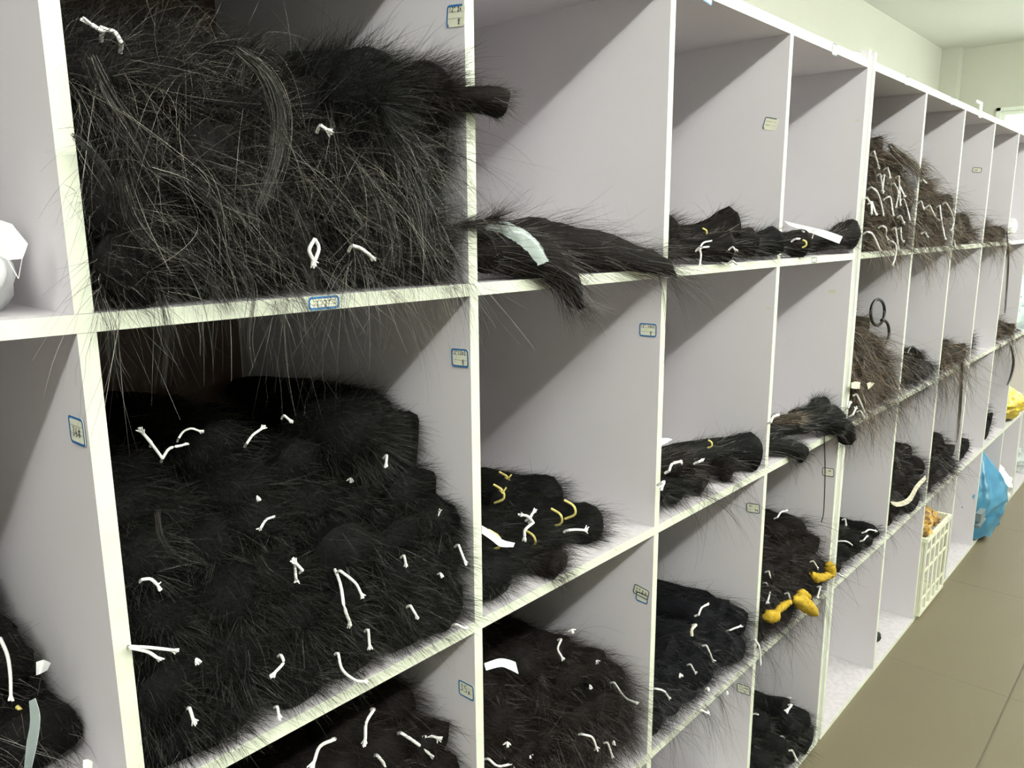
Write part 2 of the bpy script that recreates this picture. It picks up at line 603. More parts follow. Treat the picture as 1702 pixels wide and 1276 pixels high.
BUND = {}
ORD = ['first', 'second', 'third', 'fourth', 'fifth', 'sixth', 'seventh', 'eighth', 'ninth', 'tenth', 'eleventh', 'twelfth']
COLN = {-1: 'left-edge', 0: 'first-column', 1: 'second-column', 2: 'third-column', 3: 'fourth-column', 4: 'fifth-column', 5: 'sixth-column',
        6: 'seventh-column', 7: 'eighth-column', 8: 'ninth-column', 9: 'tenth-column'}
ROWN = ['top-row', 'second-row', 'third-row', 'floor-row']
HN = {'black': 'black', 'sheen': 'shaggy black', 'warm': 'brownish-black', 'brown': 'brown', 'blue': 'blue-black'}


def pile(cub, layers, R, hair='black', fuzz=500, fl=.02, wide=.0005, longn=20, longl=.1, depth=.40, jit=.005, drape=0, drapel=.15,
         zmin=-9, grav=.6, kind='pom', tip=40):
    c, r = cub
    nl = len(layers)
    grp = 'hair bundles piled in the %s %s cubby' % (COLN[c], ROWN[r])
    for li, (z, xa, xb, n, y) in enumerate(layers):
        lay = 'bottom' if li == 0 else ('top' if li == nl - 1 else ORD[li] + '-from-bottom')
        for k in range(n):
            x = xa + (xb - xa) * ((k + .5) / n) + RNG.uniform(-jit, jit)
            zz = z + RNG.uniform(-jit, jit)
            yy = y + RNG.uniform(-.008, .012)
            end = np.array([x, max(yy, -.004), zz])
            back = np.array([x + RNG.uniform(-.02, .02), min(DEP - .02, yy + depth), zz + RNG.uniform(-.008, .008)])
            mid = (end + back) / 2 + RNG.normal(0, .004, 3)
            mid = end + (back - end) * .3 + np.array([RNG.uniform(-.022, .022), 0, RNG.uniform(-.004, .016)])
            dr = drape if not callable(drape) else drape(li, k)
            lab = '%s hair bundle, %s from left in the %s layer, %s %s cubby' % (HN[hair], ORD[k], lay, COLN[c], ROWN[r]) if n > 1 else \
                  '%s hair bundle lying alone in the %s layer, %s %s cubby' % (HN[hair], lay, COLN[c], ROWN[r])
            bundle(cub, [end, mid, back], R * RNG.uniform(.86, 1.2), hair, kind if RNG.random() > .18 else 'brush', lab, grp, fuzz, fl, wide, longn, longl,
                   RNG.uniform(.68, .98), grav, dr, drapel, zmin, tip=tip)


def X01(c, a, b):
    xl, xr = col_x(c)
    return xl + (xr - xl) * a, xl + (xr - xl) * b


# --- first column, top row: the shaggy pile that fills the cubby
cub = (0, 0)
pile(cub, [(1.405, .003, .436, 6, .008), (1.460, .003, .438, 6, .004), (1.511, .003, .438, 6, .006), (1.560, .003, .440, 6, .014),
           (1.592, .01, .39, 5, .06), (1.635, .0, .22, 3, .17)],
     .0345, 'sheen', fuzz=1500, fl=.030, wide=.00046, longn=70, longl=.11, drape=lambda li, k: (190, 150, 60)[0 if li > 1 else 2 - li], drapel=.14, grav=.7, jit=.012, tip=150)
# --- first column, second row: the big black pile stepping back
cub = (0, 1)
pile(cub, [(.952, .002, .433, 6, .006), (1.010, .002, .433, 6, .008), (1.060, .004, .431, 6, .024), (1.104, .004, .431, 6, .062),
           (1.148, .004, .431, 6, .10), (1.176, .03, .25, 2, .15), (1.19, .355, .425, 1, .125)],
     .0385, 'black', fuzz=2700, fl=.027, wide=.00046, longn=26, longl=.08, jit=.011, tip=160)
# --- first column, third row
cub = (0, 2)
pile(cub, [(.64, .01, .43, 6, .02), (.695, .01, .43, 6, .03), (.745, .01, .43, 6, .045), (.795, .26, .425, 2, .07)],
     .038, 'warm', fuzz=1700, fl=.028, wide=.00045, longn=30, longl=.1, jit=.01)
# --- left-edge column, second row
cub = (-1, 1)
pile(cub, [(.96, -.24, -.02, 3, .10), (1.0, -.28, -.03, 3, .17), (1.03, -.30, -.05, 3, .24)], .04, 'sheen', fuzz=1300, fl=.03, wide=.00045,
     longn=20, longl=.08, drape=25, drapel=.08)
# --- second column, third row
cub = (1, 2)
pile(cub, [(.51, .455, .88, 6, .01), (.565, .455, .88, 6, .01), (.62, .455, .875, 6, .015), (.662, .455, .84, 5, .05), (.70, .455, .80, 4, .09),
           (.745, .455, .64, 2, .14)],
     .038, 'warm', fuzz=1300, fl=.03, wide=.0005, longn=60, longl=.12, drape=90, drapel=.13, jit=.01)
# --- third column, third row
cub = (2, 2)
pile(cub, [(.505, .91, 1.33, 6, .005), (.553, .91, 1.33, 6, .008), (.590, .91, 1.31, 5, .03)],
     .036, 'blue', fuzz=1000, fl=.027, wide=.0006, longn=30, longl=.12, drape=30, drapel=.13, jit=.009)
# --- fourth column, third row
cub = (3, 2)
pile(cub, [(.508, 1.36, 1.775, 6, .0), (.558, 1.36, 1.775, 6, .004), (.605, 1.36, 1.775, 6, .02), (.645, 1.36, 1.765, 5, .05), (.69, 1.36, 1.56, 2, .10)],
     .036, 'warm', fuzz=750, fl=.03, wide=.0007, longn=30, longl=.14, drape=40, drapel=.15, jit=.009)
# --- fourth column, floor row
cub = (3, 3)
pile(cub, [(.048, 1.36, 1.775, 5, -.02), (.098, 1.36, 1.775, 5, -.01), (.145, 1.36, 1.70, 4, .04), (.19, 1.36, 1.60, 3, .10)],
     .037, 'black', fuzz=750, fl=.02, wide=.0007, longn=8, longl=.1, jit=.008)
# --- second unit
cub = (4, 0)
xa, xb = X01(4, .02, .98)
pile(cub, [(1.408, xa, xb, 5, .0), (1.46, xa, xb, 5, .004), (1.51, xa, xb, 5, .01), (1.56, xa, xb, 5, .02), (1.605, xa, xb, 5, .03), (1.65, xa, xb - .08, 4, .06), (1.69, xa, xb - .14, 3, .09)],
     .037, 'brown', fuzz=480, fl=.026, wide=.0009, longn=12, longl=.11, drape=80, drapel=.14, grav=.9)
cub = (5, 0)
xa, xb = X01(5, .02, .98)
pile(cub, [(1.408, xa, xb, 4, .0), (1.46, xa, xb, 4, .0), (1.51, xa, xb, 4, .01), (1.56, xa, xb - .06, 3, .03), (1.61, xa, xb - .15, 3, .05), (1.655, xa, xb - .25, 1, .08)],
     .036, 'brown', fuzz=430, fl=.027, wide=.0010, longn=10, longl=.14, drape=60, drapel=.15, grav=.9)
cub = (6, 0)
xa, xb = X01(6, .02, .98)
pile(cub, [(1.408, xa, xb, 4, .0), (1.455, xa, xb - .08, 3, .02), (1.48, xa, xb - .2, 1, .05)], .036, 'brown', fuzz=260, fl=.026, wide=.0011, longn=8, longl=.12, drape=60, drapel=.12)
cub = (7, 0)
xa, xb = X01(7, .02, .98)
pile(cub, [(1.406, xa, xb, 4, .0), (1.44, xa, xb - .2, 2, .03)], .032, 'brown', fuzz=240, fl=.03, wide=.0011, longn=8, longl=.14, drape=60, drapel=.16)
cub = (4, 1)
xa, xb = X01(4, .02, .98)
pile(cub, [(.958, xa, xb, 5, .0), (1.005, xa, xb, 5, .01), (1.05, xa, xb, 4, .02), (1.10, xa, xb - .05, 4, .03), (1.15, xa, xb - .1, 3, .06), (1.195, xa, xb - .12, 3, .09)],
     .036, 'brown', fuzz=430, fl=.026, wide=.0009, longn=14, longl=.12, drape=90, drapel=.17, grav=.9)
cub = (5, 1)
xa, xb = X01(5, .02, .98)
pile(cub, [(.96, xa, xb, 4, .0), (.998, xa + .05, xb, 3, .03)], .034, 'warm', fuzz=280, fl=.026, wide=.0010, longn=10, longl=.12, drape=70, drapel=.15)
cub = (6, 1)
xa, xb = X01(6, .02, .98)
pile(cub, [(.96, xa, xb, 4, .0), (1.0, xa, xb - .15, 2, .02), (1.03, xa, xb - .3, 1, .05)], .034, 'brown', fuzz=260, fl=.028, wide=.0011, longn=10, longl=.13, drape=100, drapel=.2)
cub = (7, 1)
xa, xb = X01(7, .02, .75)
pile(cub, [(.965, xa, xb, 3, .04), (1.0, xa, xb - .2, 1, .06)], .038, 'black', fuzz=130, fl=.03, wide=.0014, longn=10, longl=.1, drape=20, drapel=.12)
cub = (8, 1)
xa, xb = X01(8, .02, .98)
pile(cub, [(.965, xa, xb, 3, .0), (1.01, xa, xb - .15, 2, .02), (1.05, xa, xb - .3, 1, .05)], .038, 'brown', fuzz=240, fl=.03, wide=.0012, longn=8, longl=.14, drape=60, drapel=.18)
cub = (4, 2)
xa, xb = X01(4, .02, .98)
pile(cub, [(.505, xa, xb, 5, .0), (.532, xa, xb - .2, 3, .05)], .032, 'black', fuzz=420, fl=.02, wide=.0009, longn=10, longl=.1, drape=14, drapel=.1)
cub = (5, 2)
xa, xb = X01(5, .02, .98)
pile(cub, [(.508, xa, xb, 4, .0), (.558, xa, xb, 4, .0), (.61, xa, xb, 4, .0), (.655, xa, xb - .03, 4, .03), (.685, xa, xb - .2, 2, .06)], .038, 'warm', fuzz=340, fl=.028, wide=.0010, longn=10,
     longl=.1, drape=14, drapel=.12)
cub = (6, 2)
xa, xb = X01(6, .02, .98)
pile(cub, [(.51, xa, xb, 4, .0), (.56, xa, xb - .02, 3, .0), (.61, xa, xb - .12, 3, .02), (.66, xa, xb - .28, 1, .06)], .039, 'warm', fuzz=300, fl=.03, wide=.0012, longn=10,
     longl=.1, drape=20, drapel=.16)
cub = (7, 2)
xa, xb = X01(7, .02, .7)
pile(cub, [(.51, xa, xb, 3, .02), (.56, xa, xb - .05, 2, .04), (.60, xa, xb - .2, 1, .06)], .036, 'blue', fuzz=120, fl=.025, wide=.0013, longn=5, longl=.1)
cub = (8, 2)
xa, xb = X01(8, .15, .85)
pile(cub, [(.52, xa, xb, 2, .02), (.575, xa, xb, 2, .04)], .044, 'black', fuzz=120, fl=.025, wide=.0014, longn=5, longl=.1)

# ------------------------------------------------------------------ bundles that lie their own way
def by(u, v, y): return onY(u, v, y)


def lay(cub, end, L, R, hair, label, kind='brush', dx=-.05, dz=.0, **k):
    """a bundle pointing its cut end at the room, its tail running back into the cubby"""
    end = np.asarray(end)
    back = end + np.array([dx, L, dz])
    xl, xr = col_x(cub[0])
    back[0] = np.clip(back[0], xl + R * .7, xr - R * .7)
    mid = (end + back) / 2 + np.array([0, 0, .006])
    return bundle(cub, [end, mid, back], R, hair, kind, label, **k)


K1 = dict(fuzz=2200, fl=.024, wide=.00045, longn=12, longl=.07)
# first column top row: tuft pushed out past the upright
bundle((0, 0), [(.468, -.030, 1.586), (.452, -.024, 1.590), (.41, .01, 1.590), (.34, .09, 1.59), (.28, .2, 1.59)], .018, 'warm', 'brush',
       'brownish tuft of hair sticking out past the upright from the shaggy top pile', fuzz=1500, fl=.014, wide=.0004, longn=12, longl=.04, grav=.2, tip=200)
bundle((0, 0), [(.410, .0, 1.600), (.395, .05, 1.606), (.36, .15, 1.60)], .030, 'warm', 'pom',
       'reddish-brown bundle between the round one and the tuft past the upright', fuzz=2400, out=1.5, tip=300, fl=.03, wide=.0004, longn=30, longl=.06, grav=.1)
bundle((0, 0), [(.300, -.012, 1.572), (.300, .05, 1.585), (.30, .15, 1.59)], .052, 'black', 'pom',
       'large round black furry bundle on the right half of the shaggy pile', fuzz=4200, out=1.6, tip=700, fl=.030, wide=.0004, longn=30, longl=.06, grav=.2)
bundle((0, 0), [(.470, -.020, 1.456), (.45, -.008, 1.45), (.41, .01, 1.445)], .004, 'warm', 'brush',
       'small reddish wisp of hair poking past the upright beside the empty cubby', fuzz=500, fl=.026, wide=.0004, longn=6, longl=.04, grav=.1, tip=60)
bundle((0, 1), [(.335, .060, 1.180), (.33, .12, 1.188), (.32, .3, 1.188)], .048, 'black', 'pom',
       'big round black furry bundle crowning the second-row pile', fuzz=3600, tip=500, fl=.03, wide=.00042, longn=16, longl=.06)

# second column, top row: two long hanks lying across
bundle((1, 0), [(.452, .03, 1.415), (.52, .02, 1.415), (.58, .0, 1.396), (.605, -.016, 1.372), (.622, -.022, 1.342), (.640, -.024, 1.334)], .032, 'warm', 'hank',
       'thick dark brown hank whose tail droops over the shelf edge, under the clear plastic', fuzz=2000, fl=.028, wide=.0004, longn=20, longl=.09, grav=.4, tip=0)
bundle((1, 0), [(.545, .09, 1.41), (.62, .07, 1.418), (.70, .04, 1.410), (.78, .02, 1.394), (.86, -.008, 1.384), (.90, -.018, 1.362)], .040, 'warm', 'hank',
       'frizzy dark brown hank lying along the shelf toward the right upright', fuzz=1700, fl=.045, wide=.0004, longn=40, longl=.08, grav=.3, tip=0)
# second column, second row
c11 = (1, 1)
lay(c11, by(1000, 885, .035), .34, .040, 'black', 'black bundle with the largest round end, furthest right in the second-column second-row cubby', 'pom', dx=-.09, dz=.01, **K1)
lay(c11, by(935, 828, .13), .30, .034, 'black', 'black bundle with a yellow band lying behind the others, second-column second-row cubby', 'pom', dx=-.10, dz=.0, **K1)
lay(c11, by(935, 905, .03), .30, .031, 'black', 'black bundle with a bright white tie, middle front of second-column second-row cubby', 'pom', dx=-.06, dz=.0, **K1)
lay(c11, by(935, 945, .0), .30, .026, 'warm', 'low pointed black bundle at the shelf edge below the white-tied one', 'brush', dx=-.08, dz=.0, **K1)
lay(c11, by(840, 968, .005), .30, .040, 'black', 'round black bundle end against the left upright at the shelf edge, second-column second-row', 'pom', dx=.0, dz=.0, **K1)
lay(c11, by(880, 930, .03), .30, .032, 'black', 'black bundle behind the low pointed one with a yellow band, second-column second-row', 'pom', dx=-.02, dz=.0, **K1)
lay(c11, by(835, 905, .07), .30, .034, 'black', 'black bundle under the long white paper tag, second-column second-row', 'pom', dx=.0, dz=.0, **K1)
lay(c11, by(850, 835, .17), .26, .036, 'black', 'black bundle at back left with two yellow knots, second-column second-row', 'pom', dx=-.01, dz=.0, **K1)
# third column, top row
c20 = (2, 0)
K2 = dict(fuzz=1300, fl=.022, wide=.0006, longn=10, longl=.06)
lay(c20, (.935, .02, 1.415), .30, .034, 'warm', 'dark bundle against the left upright, third-column top-row cubby', 'pom', dx=0, **K2)
lay(c20, (.985, .03, 1.43), .30, .034, 'warm', 'dark bundle second from the left upright, third-column top-row cubby', 'pom', dx=0, **K2)
bundle(c20, [(1.175, .02, 1.452), (1.12, .06, 1.432), (1.02, .15, 1.415), (.97, .25, 1.41)], .030, 'warm', 'brush',
       'dark brush with its cut end turned up in the middle, third-column top-row cubby', **K2)
bundle(c20, [(1.100, -.006, 1.408), (1.04, .03, 1.405), (.98, .10, 1.405), (.95, .2, 1.405)], .028, 'warm', 'brush',
       'short brown-black brush tied with white string at the shelf edge, third-column top-row', **K2)
bundle(c20, [(1.21, .0, 1.412), (1.15, .04, 1.41), (1.08, .12, 1.405), (1.0, .22, 1.405)], .029, 'warm', 'brush',
       'brown-black brush second from the right, third-column top-row cubby', **K2)
bundle(c20, [(1.318, .0, 1.414), (1.26, .03, 1.408), (1.18, .10, 1.405), (1.08, .2, 1.405)], .030, 'black', 'brush',
       'black brush with square cut end touching the right upright, third-column top-row', **K2)
# third column, second row
c21 = (2, 1)
bundle(c21, [(1.312, .030, .962), (1.24, .06, .975), (1.12, .10, .980), (1.0, .14, .982), (.92, .18, .982)], .045, 'black', 'brush',
       'black brush with a yellow band lying full width, third-column second-row cubby', **K2)
bundle(c21, [(1.05, .02, 1.000), (.98, .06, 1.0), (.92, .10, .995)], .030, 'warm', 'pom',
       'dark hair bundle on top at left with a fluffy bulge, third-column second-row cubby', **K2)
lay(c21, (.935, .01, .968), .25, .036, 'black', 'black bundle in the front left corner with white knots, third-column second-row', 'pom', dx=0, drape=20, drapel=.12, **K2)
lay(c21, (1.00, .01, .958), .25, .030, 'black', 'black bundle with a looped white string, third-column second-row cubby', 'pom', dx=0, drape=20, drapel=.12, **K2)
lay(c21, (1.09, .015, .955), .25, .027, 'warm', 'frizzy bundle trailing wisps over the edge, third-column second-row cubby', 'brush', dx=0, drape=60, drapel=.14, **K2)
lay(c21, (1.20, .012, .950), .25, .022, 'warm', 'thin frizzy bundle below the full-width brush, third-column second-row', 'brush', dx=0, drape=50, drapel=.14, **K2)
# fourth column, top row
c30 = (3, 0)
bundle(c30, [(1.466, .0, 1.405), (1.42, .03, 1.408), (1.38, .1, 1.41), (1.37, .25, 1.41)], .030, 'warm', 'brush',
       'glossy dark bundle behind the yellow band, fourth-column top-row cubby', fuzz=900, fl=.016, wide=.0007, longn=8, longl=.06)
bundle(c30, [(1.778, .012, 1.425), (1.70, .025, 1.410), (1.60, .05, 1.405), (1.50, .1, 1.405), (1.40, .16, 1.41)], .034, 'warm', 'brush',
       'brown-black brush with flared end against the far upright, under the white strip', fuzz=1300, fl=.022, wide=.0007, longn=8, longl=.08)
# fourth column, second row
c31 = (3, 1)
bundle(c31, [(1.57, .02, .988), (1.50, .05, .995), (1.40, .12, .99)], .016, 'brown', 'brush',
       'thin brown brush lying on top of the pile, fourth-column second-row cubby', **K2)
bundle(c31, [(1.72, -.01, .962), (1.64, .02, .972), (1.50, .05, .972), (1.38, .08, .972)], .038, 'black', 'brush',
       'long black brush reaching toward the far upright, fourth-column second-row cubby', drape=40, drapel=.1, **K2)
bundle(c31, [(1.76, -.020, .895), (1.752, -.028, .93), (1.72, -.012, .965), (1.68, .02, .985)], .024, 'warm', 'pom',
       'reddish-brown bundle end hanging over the shelf edge, fourth-column second-row cubby', **K2)
bundle(c31, [(1.69, .012, 1.008), (1.64, .02, .997), (1.58, .05, .99)], .024, 'black', 'brush',
       'small black brush with a square end standing on top, fourth-column second-row', **K2)
bundle(c31, [(1.50, -.010, .925), (1.45, .012, .948), (1.40, .06, .95), (1.38, .15, .95)], .026, 'black', 'brush',
       'black bundle fanning out over the shelf edge at left, fourth-column second-row', drape=50, drapel=.1, **K2)

# long loose locks hanging on the shaggy pile
def lock(cub, pts, n, spread, wide, hair, label, group='loose locks on the shaggy top-left pile'):
    P = spline(pts, 14)
    base = P[None] + RNG.normal(0, 1, (n, 1, 3)) * spread * np.array([1, .5, .6]) * np.linspace(.6, 1.2, 14)[None, :, None]
    base = base + (RNG.normal(0, spread * .5, (n, 1, 3)) * np.sin(np.linspace(0, 3.1, 14))[None, :, None])
    base[..., 1] = np.minimum(base[..., 1], P[None, :, 1] + .01)
    v, f = ribbons(base, wide)
    o = mesh_obj('hair_lock', v, f, HM[hair][1], None, P[0], True)
    tag(o, label, 'hair lock', group)
    return o


def fr(pts, y=-.010):
    return [onY(u, v, y) for u, v in pts]


lock((0, 0), fr([(395, 85), (440, 120), (466, 185), (462, 260), (432, 345)], -.02), 150, .0045, .0004, 'sheen', 'long pale grey lock falling down the middle of the shaggy pile')
lock((0, 0), fr([(150, 95), (180, 160), (215, 215), (260, 300)], -.015), 60, .004, .0004, 'sheen', 'wispy lock under the white string at top left of the shaggy pile')
lock((0, 0), fr([(250, 280), (310, 300), (370, 345), (430, 370)], -.018), 60, .004, .0004, 'sheen', 'arched lock curving right at mid height of the shaggy pile')
lock((0, 0), fr([(125, 225), (150, 250), (175, 285), (185, 310)], -.015), 50, .003, .0004, 'sheen', 'short grey lock by the left upright on the shaggy pile')
lock((0, 0), fr([(480, 330), (500, 380), (515, 430), (520, 480)], -.015), 50, .003, .0004, 'sheen', 'lock beside the white looped string low on the shaggy pile')
lock((0, 0), fr([(380, 420), (410, 450), (420, 490), (412, 560), (420, 610)], -.02), 26, .003, .0004, 'sheen', 'thin lock hanging far below the shelf edge from the shaggy pile')
lock((0, 0), fr([(480, 470), (500, 500), (512, 530), (520, 580)], -.02), 22, .003, .0004, 'sheen', 'thin lock hanging below the edge label of the shaggy pile')
lock((0, 0), fr([(265, 490), (275, 530), (280, 570), (272, 640)], -.02), 20, .003, .0004, 'sheen', 'thin lock hanging below the shelf at left from the shaggy pile')
lock((0, 0), fr([(170, 500), (185, 545), (190, 600), (205, 630)], -.02), 14, .003, .0004, 'sheen', 'few loose hairs hanging beside the left upright under the shaggy pile')
lock((0, 0), fr([(620, 300), (640, 350), (655, 400), (650, 450)], -.016), 60, .004, .0004, 'sheen', 'loose lock right of the centre on the shaggy pile')
lock((0, 0), fr([(690, 290), (700, 340), (705, 390), (700, 420)], -.016), 60, .004, .0004, 'warm', 'reddish loose lock near the right upright on the shaggy pile')
lock((0, 0), fr([(300, 420), (350, 460), (375, 500), (385, 520)], -.016), 50, .004, .0004, 'sheen', 'curved lock low and left of centre on the shaggy pile')
lock((0, 0), fr([(200, 300), (215, 360), (260, 410), (330, 430)], -.016), 50, .004, .0004, 'sheen', 'long curving lock at the left side of the shaggy pile')
lock((0, 1), fr([(262, 850), (268, 890), (295, 925), (345, 940)], .0), 18, .0025, .0004, 'sheen', 'thin pale arc of loose hair on the second-row black pile', 'loose hair on the black pile')
lock((0, 1), fr([(430, 925), (440, 950), (460, 965), (480, 985)], .0), 30, .005, .0004, 'sheen', 'wispy grey tuft left of the knotted string on the black pile', 'loose hair on the black pile')
lock((1, 1), fr([(1095, 455), (1104, 500), (1108, 560), (1103, 620)], -.012), 8, .002, .0005, 'sheen', 'few long hairs hanging along the second upright', 'hairs hanging past uprights')
# second-unit tails
lock((6, 1), fr([(1600, 600), (1598, 640), (1595, 690), (1590, 735)], -.012), 40, .006, .0012, 'brown', 'long pale brown tail hanging below the seventh-column second-row cubby', 'brown hair tails')
lock((8, 1), fr([(1680, 575), (1684, 600), (1680, 625), (1674, 640)], -.012), 60, .004, .0014, 'black', 'dark pointed tail hanging from the ninth-column second-row cubby', 'brown hair tails')
lock((7, 0), fr([(1673, 385), (1676, 420), (1674, 470), (1670, 520)], -.012), 40, .003, .0012, 'brown', 'thin brown tail hanging in front of the ninth upright from the top row', 'brown hair tails')
lock((4, 0), fr([(1480, 245), (1500, 262), (1520, 280), (1530, 300)], -.012), 160, .012, .0010, 'brown', 'brown fan of hair sweeping over the upright at the top of the brown pile', 'brown hair tails')

# ------------------------------------------------------------------ strings, bands, tags
def nearest(cub, p):
    best = None
    for root, loc, R, P in BUND[cub]:
        q = np.array(p); d = np.linalg.norm((q - loc) * np.array([1, .3, 1]))
        if best is None or d < best[0]: best = (d, root, loc, R)
    return best


TAKEN = {}


def string(cub, pts, r=.0016, fray=1, m=None, name='tie_string', y=None):
    """a cotton tie end poking out of a bundle; pts are seen on the plane of the bundle's own cut end"""
    u, v = pts[0]
    yy = .02
    for _ in range(3):
        b = nearest(cub, onY(u, v, yy))
        yy = b[2][1] - .029
    if y is not None: yy = y
    root = b[1]
    yy = min(yy, .2)
    ys = []
    for a_, c_ in pts:
        yk = yy
        if y is None:
            for _ in range(2):
                yk = min(nearest(cub, onY(a_, c_, yk))[2][1] - .029, .2)
        ys.append(yk)
    for k in range(1, len(ys)):
        ys[k] = np.clip(ys[k], ys[k - 1] - .035, ys[k - 1] + .012)
    W = np.array([onY(a, c_, yk) for (a, c_), yk in zip(pts, ys)])
    mb = MB()
    if len(W) == 1:
        for k in range(9):
            q = unit(np.array([.1, -.3, -.9]) + RNG.normal(0, .35, 3))
            mb.tube(np.array([W[0], W[0] + q * r * 2.2, W[0] + q * r * 4.0]), [r * .6, r * .8, r * .4], 4)
    else:
        P = spline(W, max(5, 3 * len(W)))
        mb.tube(P, r, 6)
        mb.tube(np.array([P[0], P[0] + np.array([.001, .004, -.002]), P[0] + np.array([.002, .009, -.006])]), r * .95, 6)
        for e in ([P[-1], P[-2]], [P[0], P[1]])[:fray]:
            d = unit(e[0] - e[1])
            for k in range(10):
                q = unit(d + RNG.normal(0, .27, 3))
                mb.tube(np.array([e[0] - d * r, e[0] + q * r * 1.8, e[0] + q * r * RNG.uniform(3.2, 4.6)]), [r * .6, r * .62, r * .4], 4)
    loc = np.array(root.location)
    o = mb.build(name, m or M_CORD, root, loc, True)
    return o


S_ = lambda cub, *pl, **k: [string(cub, p, **k) for p in pl]
a01 = (0, 1)
S_(a01, [(252, 736), (236, 718)], [(270, 762), (254, 740), (238, 720)], [(270, 762), (282, 745), (303, 740)], [(410, 737), (420, 723), (434, 713)],
   [(472, 690), (480, 697)], [(643, 756), (642, 768)], [(583, 794)], [(427, 824)], [(457, 858), (442, 864), (433, 878)],
   [(710, 876), (724, 868), (729, 854)], [(489, 933), (492, 962)], [(503, 948), (492, 936)], [(565, 948), (590, 968), (600, 986)],
   [(235, 963), (250, 962), (262, 972)], [(672, 923), (674, 934)], [(732, 952)], [(762, 905), (772, 931)], [(682, 1006), (691, 1021)],
   [(612, 1046), (614, 1070)], [(758, 1037), (772, 1044)], [(214, 1074), (250, 1076), (286, 1080)], [(214, 1076), (245, 1083), (260, 1092)],
   [(326, 1094)], [(467, 1088), (471, 1101), (457, 1117)], [(562, 1085), (569, 1113), (590, 1130), (603, 1132)], [(315, 1176), (321, 1195)],
   [(461, 1174), (463, 1186)], r=.0016)
string(a01, [(534, 907), (550, 933), (565, 968), (572, 1008), (581, 1033)], r=.0019, fray=2)
string(a01, [(297, 728), (305, 717), (318, 712), (331, 716)], r=.0013)
a00 = (0, 0)
S_(a00, [(170, 52), (160, 46), (152, 41)], [(202, 72), (192, 55), (181, 50)], [(532, 208), (542, 215)], [(585, 408), (600, 413), (615, 424)],
   [(523, 397), (530, 412), (524, 432)], [(523, 397), (514, 415), (520, 431)], r=.0019)
a02 = (0, 2)
S_(a02, [(622, 1178), (609, 1200), (607, 1228)], [(557, 1228), (532, 1240), (522, 1266)], [(667, 1218), (690, 1233), (713, 1252)], [(627, 1255), (636, 1266), (642, 1278)],
   [(705, 1225), (716, 1223), (727, 1226)], r=.0022)
S_((-1, 1), [(0, 1060), (12, 1088), (17, 1120), (18, 1154)], r=.0016, y=.10)
a12 = (1, 2)
S_(a12, [(933, 1062), (927, 1078), (934, 1092)], [(950, 1046)], [(991, 1097)], [(876, 1108), (884, 1107)], [(1021, 1134), (1038, 1158), (1055, 1167)], [(980, 1138)],
   [(886, 1158), (888, 1175)], [(907, 1199), (903, 1210)], [(968, 1220), (984, 1225), (991, 1241)], [(1010, 1234), (1017, 1254)],
   [(812, 1261), (828, 1273), (851, 1269)], [(843, 1233)], [(1020, 1231)], [(880, 1252)], r=.0019)
a22 = (2, 2)
S_(a22, [(1161, 1022), (1166, 1010), (1174, 1005)], [(1213, 1047), (1229, 1041)], [(1174, 1072), (1180, 1085), (1184, 1096)], [(1148, 1104), (1154, 1115)], [(1130, 1119)],
   [(1090, 1144), (1103, 1148), (1111, 1158)], [(1176, 1142)], [(1163, 1179), (1176, 1185)], [(1208, 1148)], r=.0021)
string(a22, [(1157, 1038), (1150, 1046), (1150, 1056)], r=.0030, m=M_CREAM, fray=0)
a32 = (3, 2)
S_(a32, [(1292, 860), (1298, 851), (1306, 849)], [(1271, 932), (1284, 940)], [(1278, 949), (1283, 971)], [(1273, 968), (1280, 980), (1276, 1000)], [(1347, 904), (1358, 922)],
   [(1352, 932), (1358, 942)], [(1364, 974), (1360, 988)], [(1254, 1062), (1262, 1075), (1264, 1100)], [(1310, 985), (1315, 1000)], r=.0021)
a33 = (3, 3)
S_(a33, [(1310, 1160), (1326, 1157), (1335, 1152)], [(1288, 1177), (1279, 1183), (1276, 1194)], [(1316, 1171), (1311, 1178)], [(1276, 1205), (1268, 1210), (1264, 1222)],
   [(1301, 1224), (1306, 1232), (1309, 1242)], [(1317, 1247), (1323, 1260)], [(1257, 1186), (1270, 1195), (1282, 1205)], r=.0028)
a42 = (4, 2)
S_(a42, [(1395, 899), (1408, 900), (1422, 910)], [(1420, 900), (1430, 908)], [(1438, 884), (1445, 880), (1455, 882)], [(1435, 898), (1440, 892)], [(1393, 953), (1400, 957)],
   [(1405, 862), (1406, 870)], r=.0022)
a40 = (4, 0)
S_(a40, [(1453, 251), (1460, 276)], [(1463, 288), (1467, 316)], [(1470, 290), (1467, 312)], [(1448, 311), (1457, 318), (1463, 333), (1468, 353)], [(1441, 328), (1448, 340), (1449, 352)],
   [(1449, 335), (1455, 353)], [(1475, 278), (1479, 291)], [(1494, 292), (1496, 337)], [(1486, 304), (1493, 320), (1490, 340)], [(1474, 328), (1480, 329), (1484, 354)],
   [(1496, 310), (1502, 323)], [(1502, 330), (1508, 347), (1512, 364)], [(1466, 375), (1473, 380), (1472, 390), (1475, 396)], [(1441, 385), (1451, 390), (1462, 414)],
   [(1488, 378), (1493, 410)], [(1497, 358), (1501, 368)], [(1497, 378), (1498, 396), (1501, 401)], [(1482, 400), (1489, 408), (1489, 422), (1485, 437)], r=.0022)
a50 = (5, 0)
S_(a50, [(1545, 341), (1555, 361), (1561, 366)], [(1562, 341), (1565, 367), (1570, 393)], [(1572, 336), (1580, 350), (1585, 368), (1582, 382)], [(1531, 334), (1534, 344)],
   [(1537, 385), (1541, 392)], [(1586, 399), (1587, 408)], [(1534, 298), (1538, 303)], r=.0024)
a41 = (4, 1)
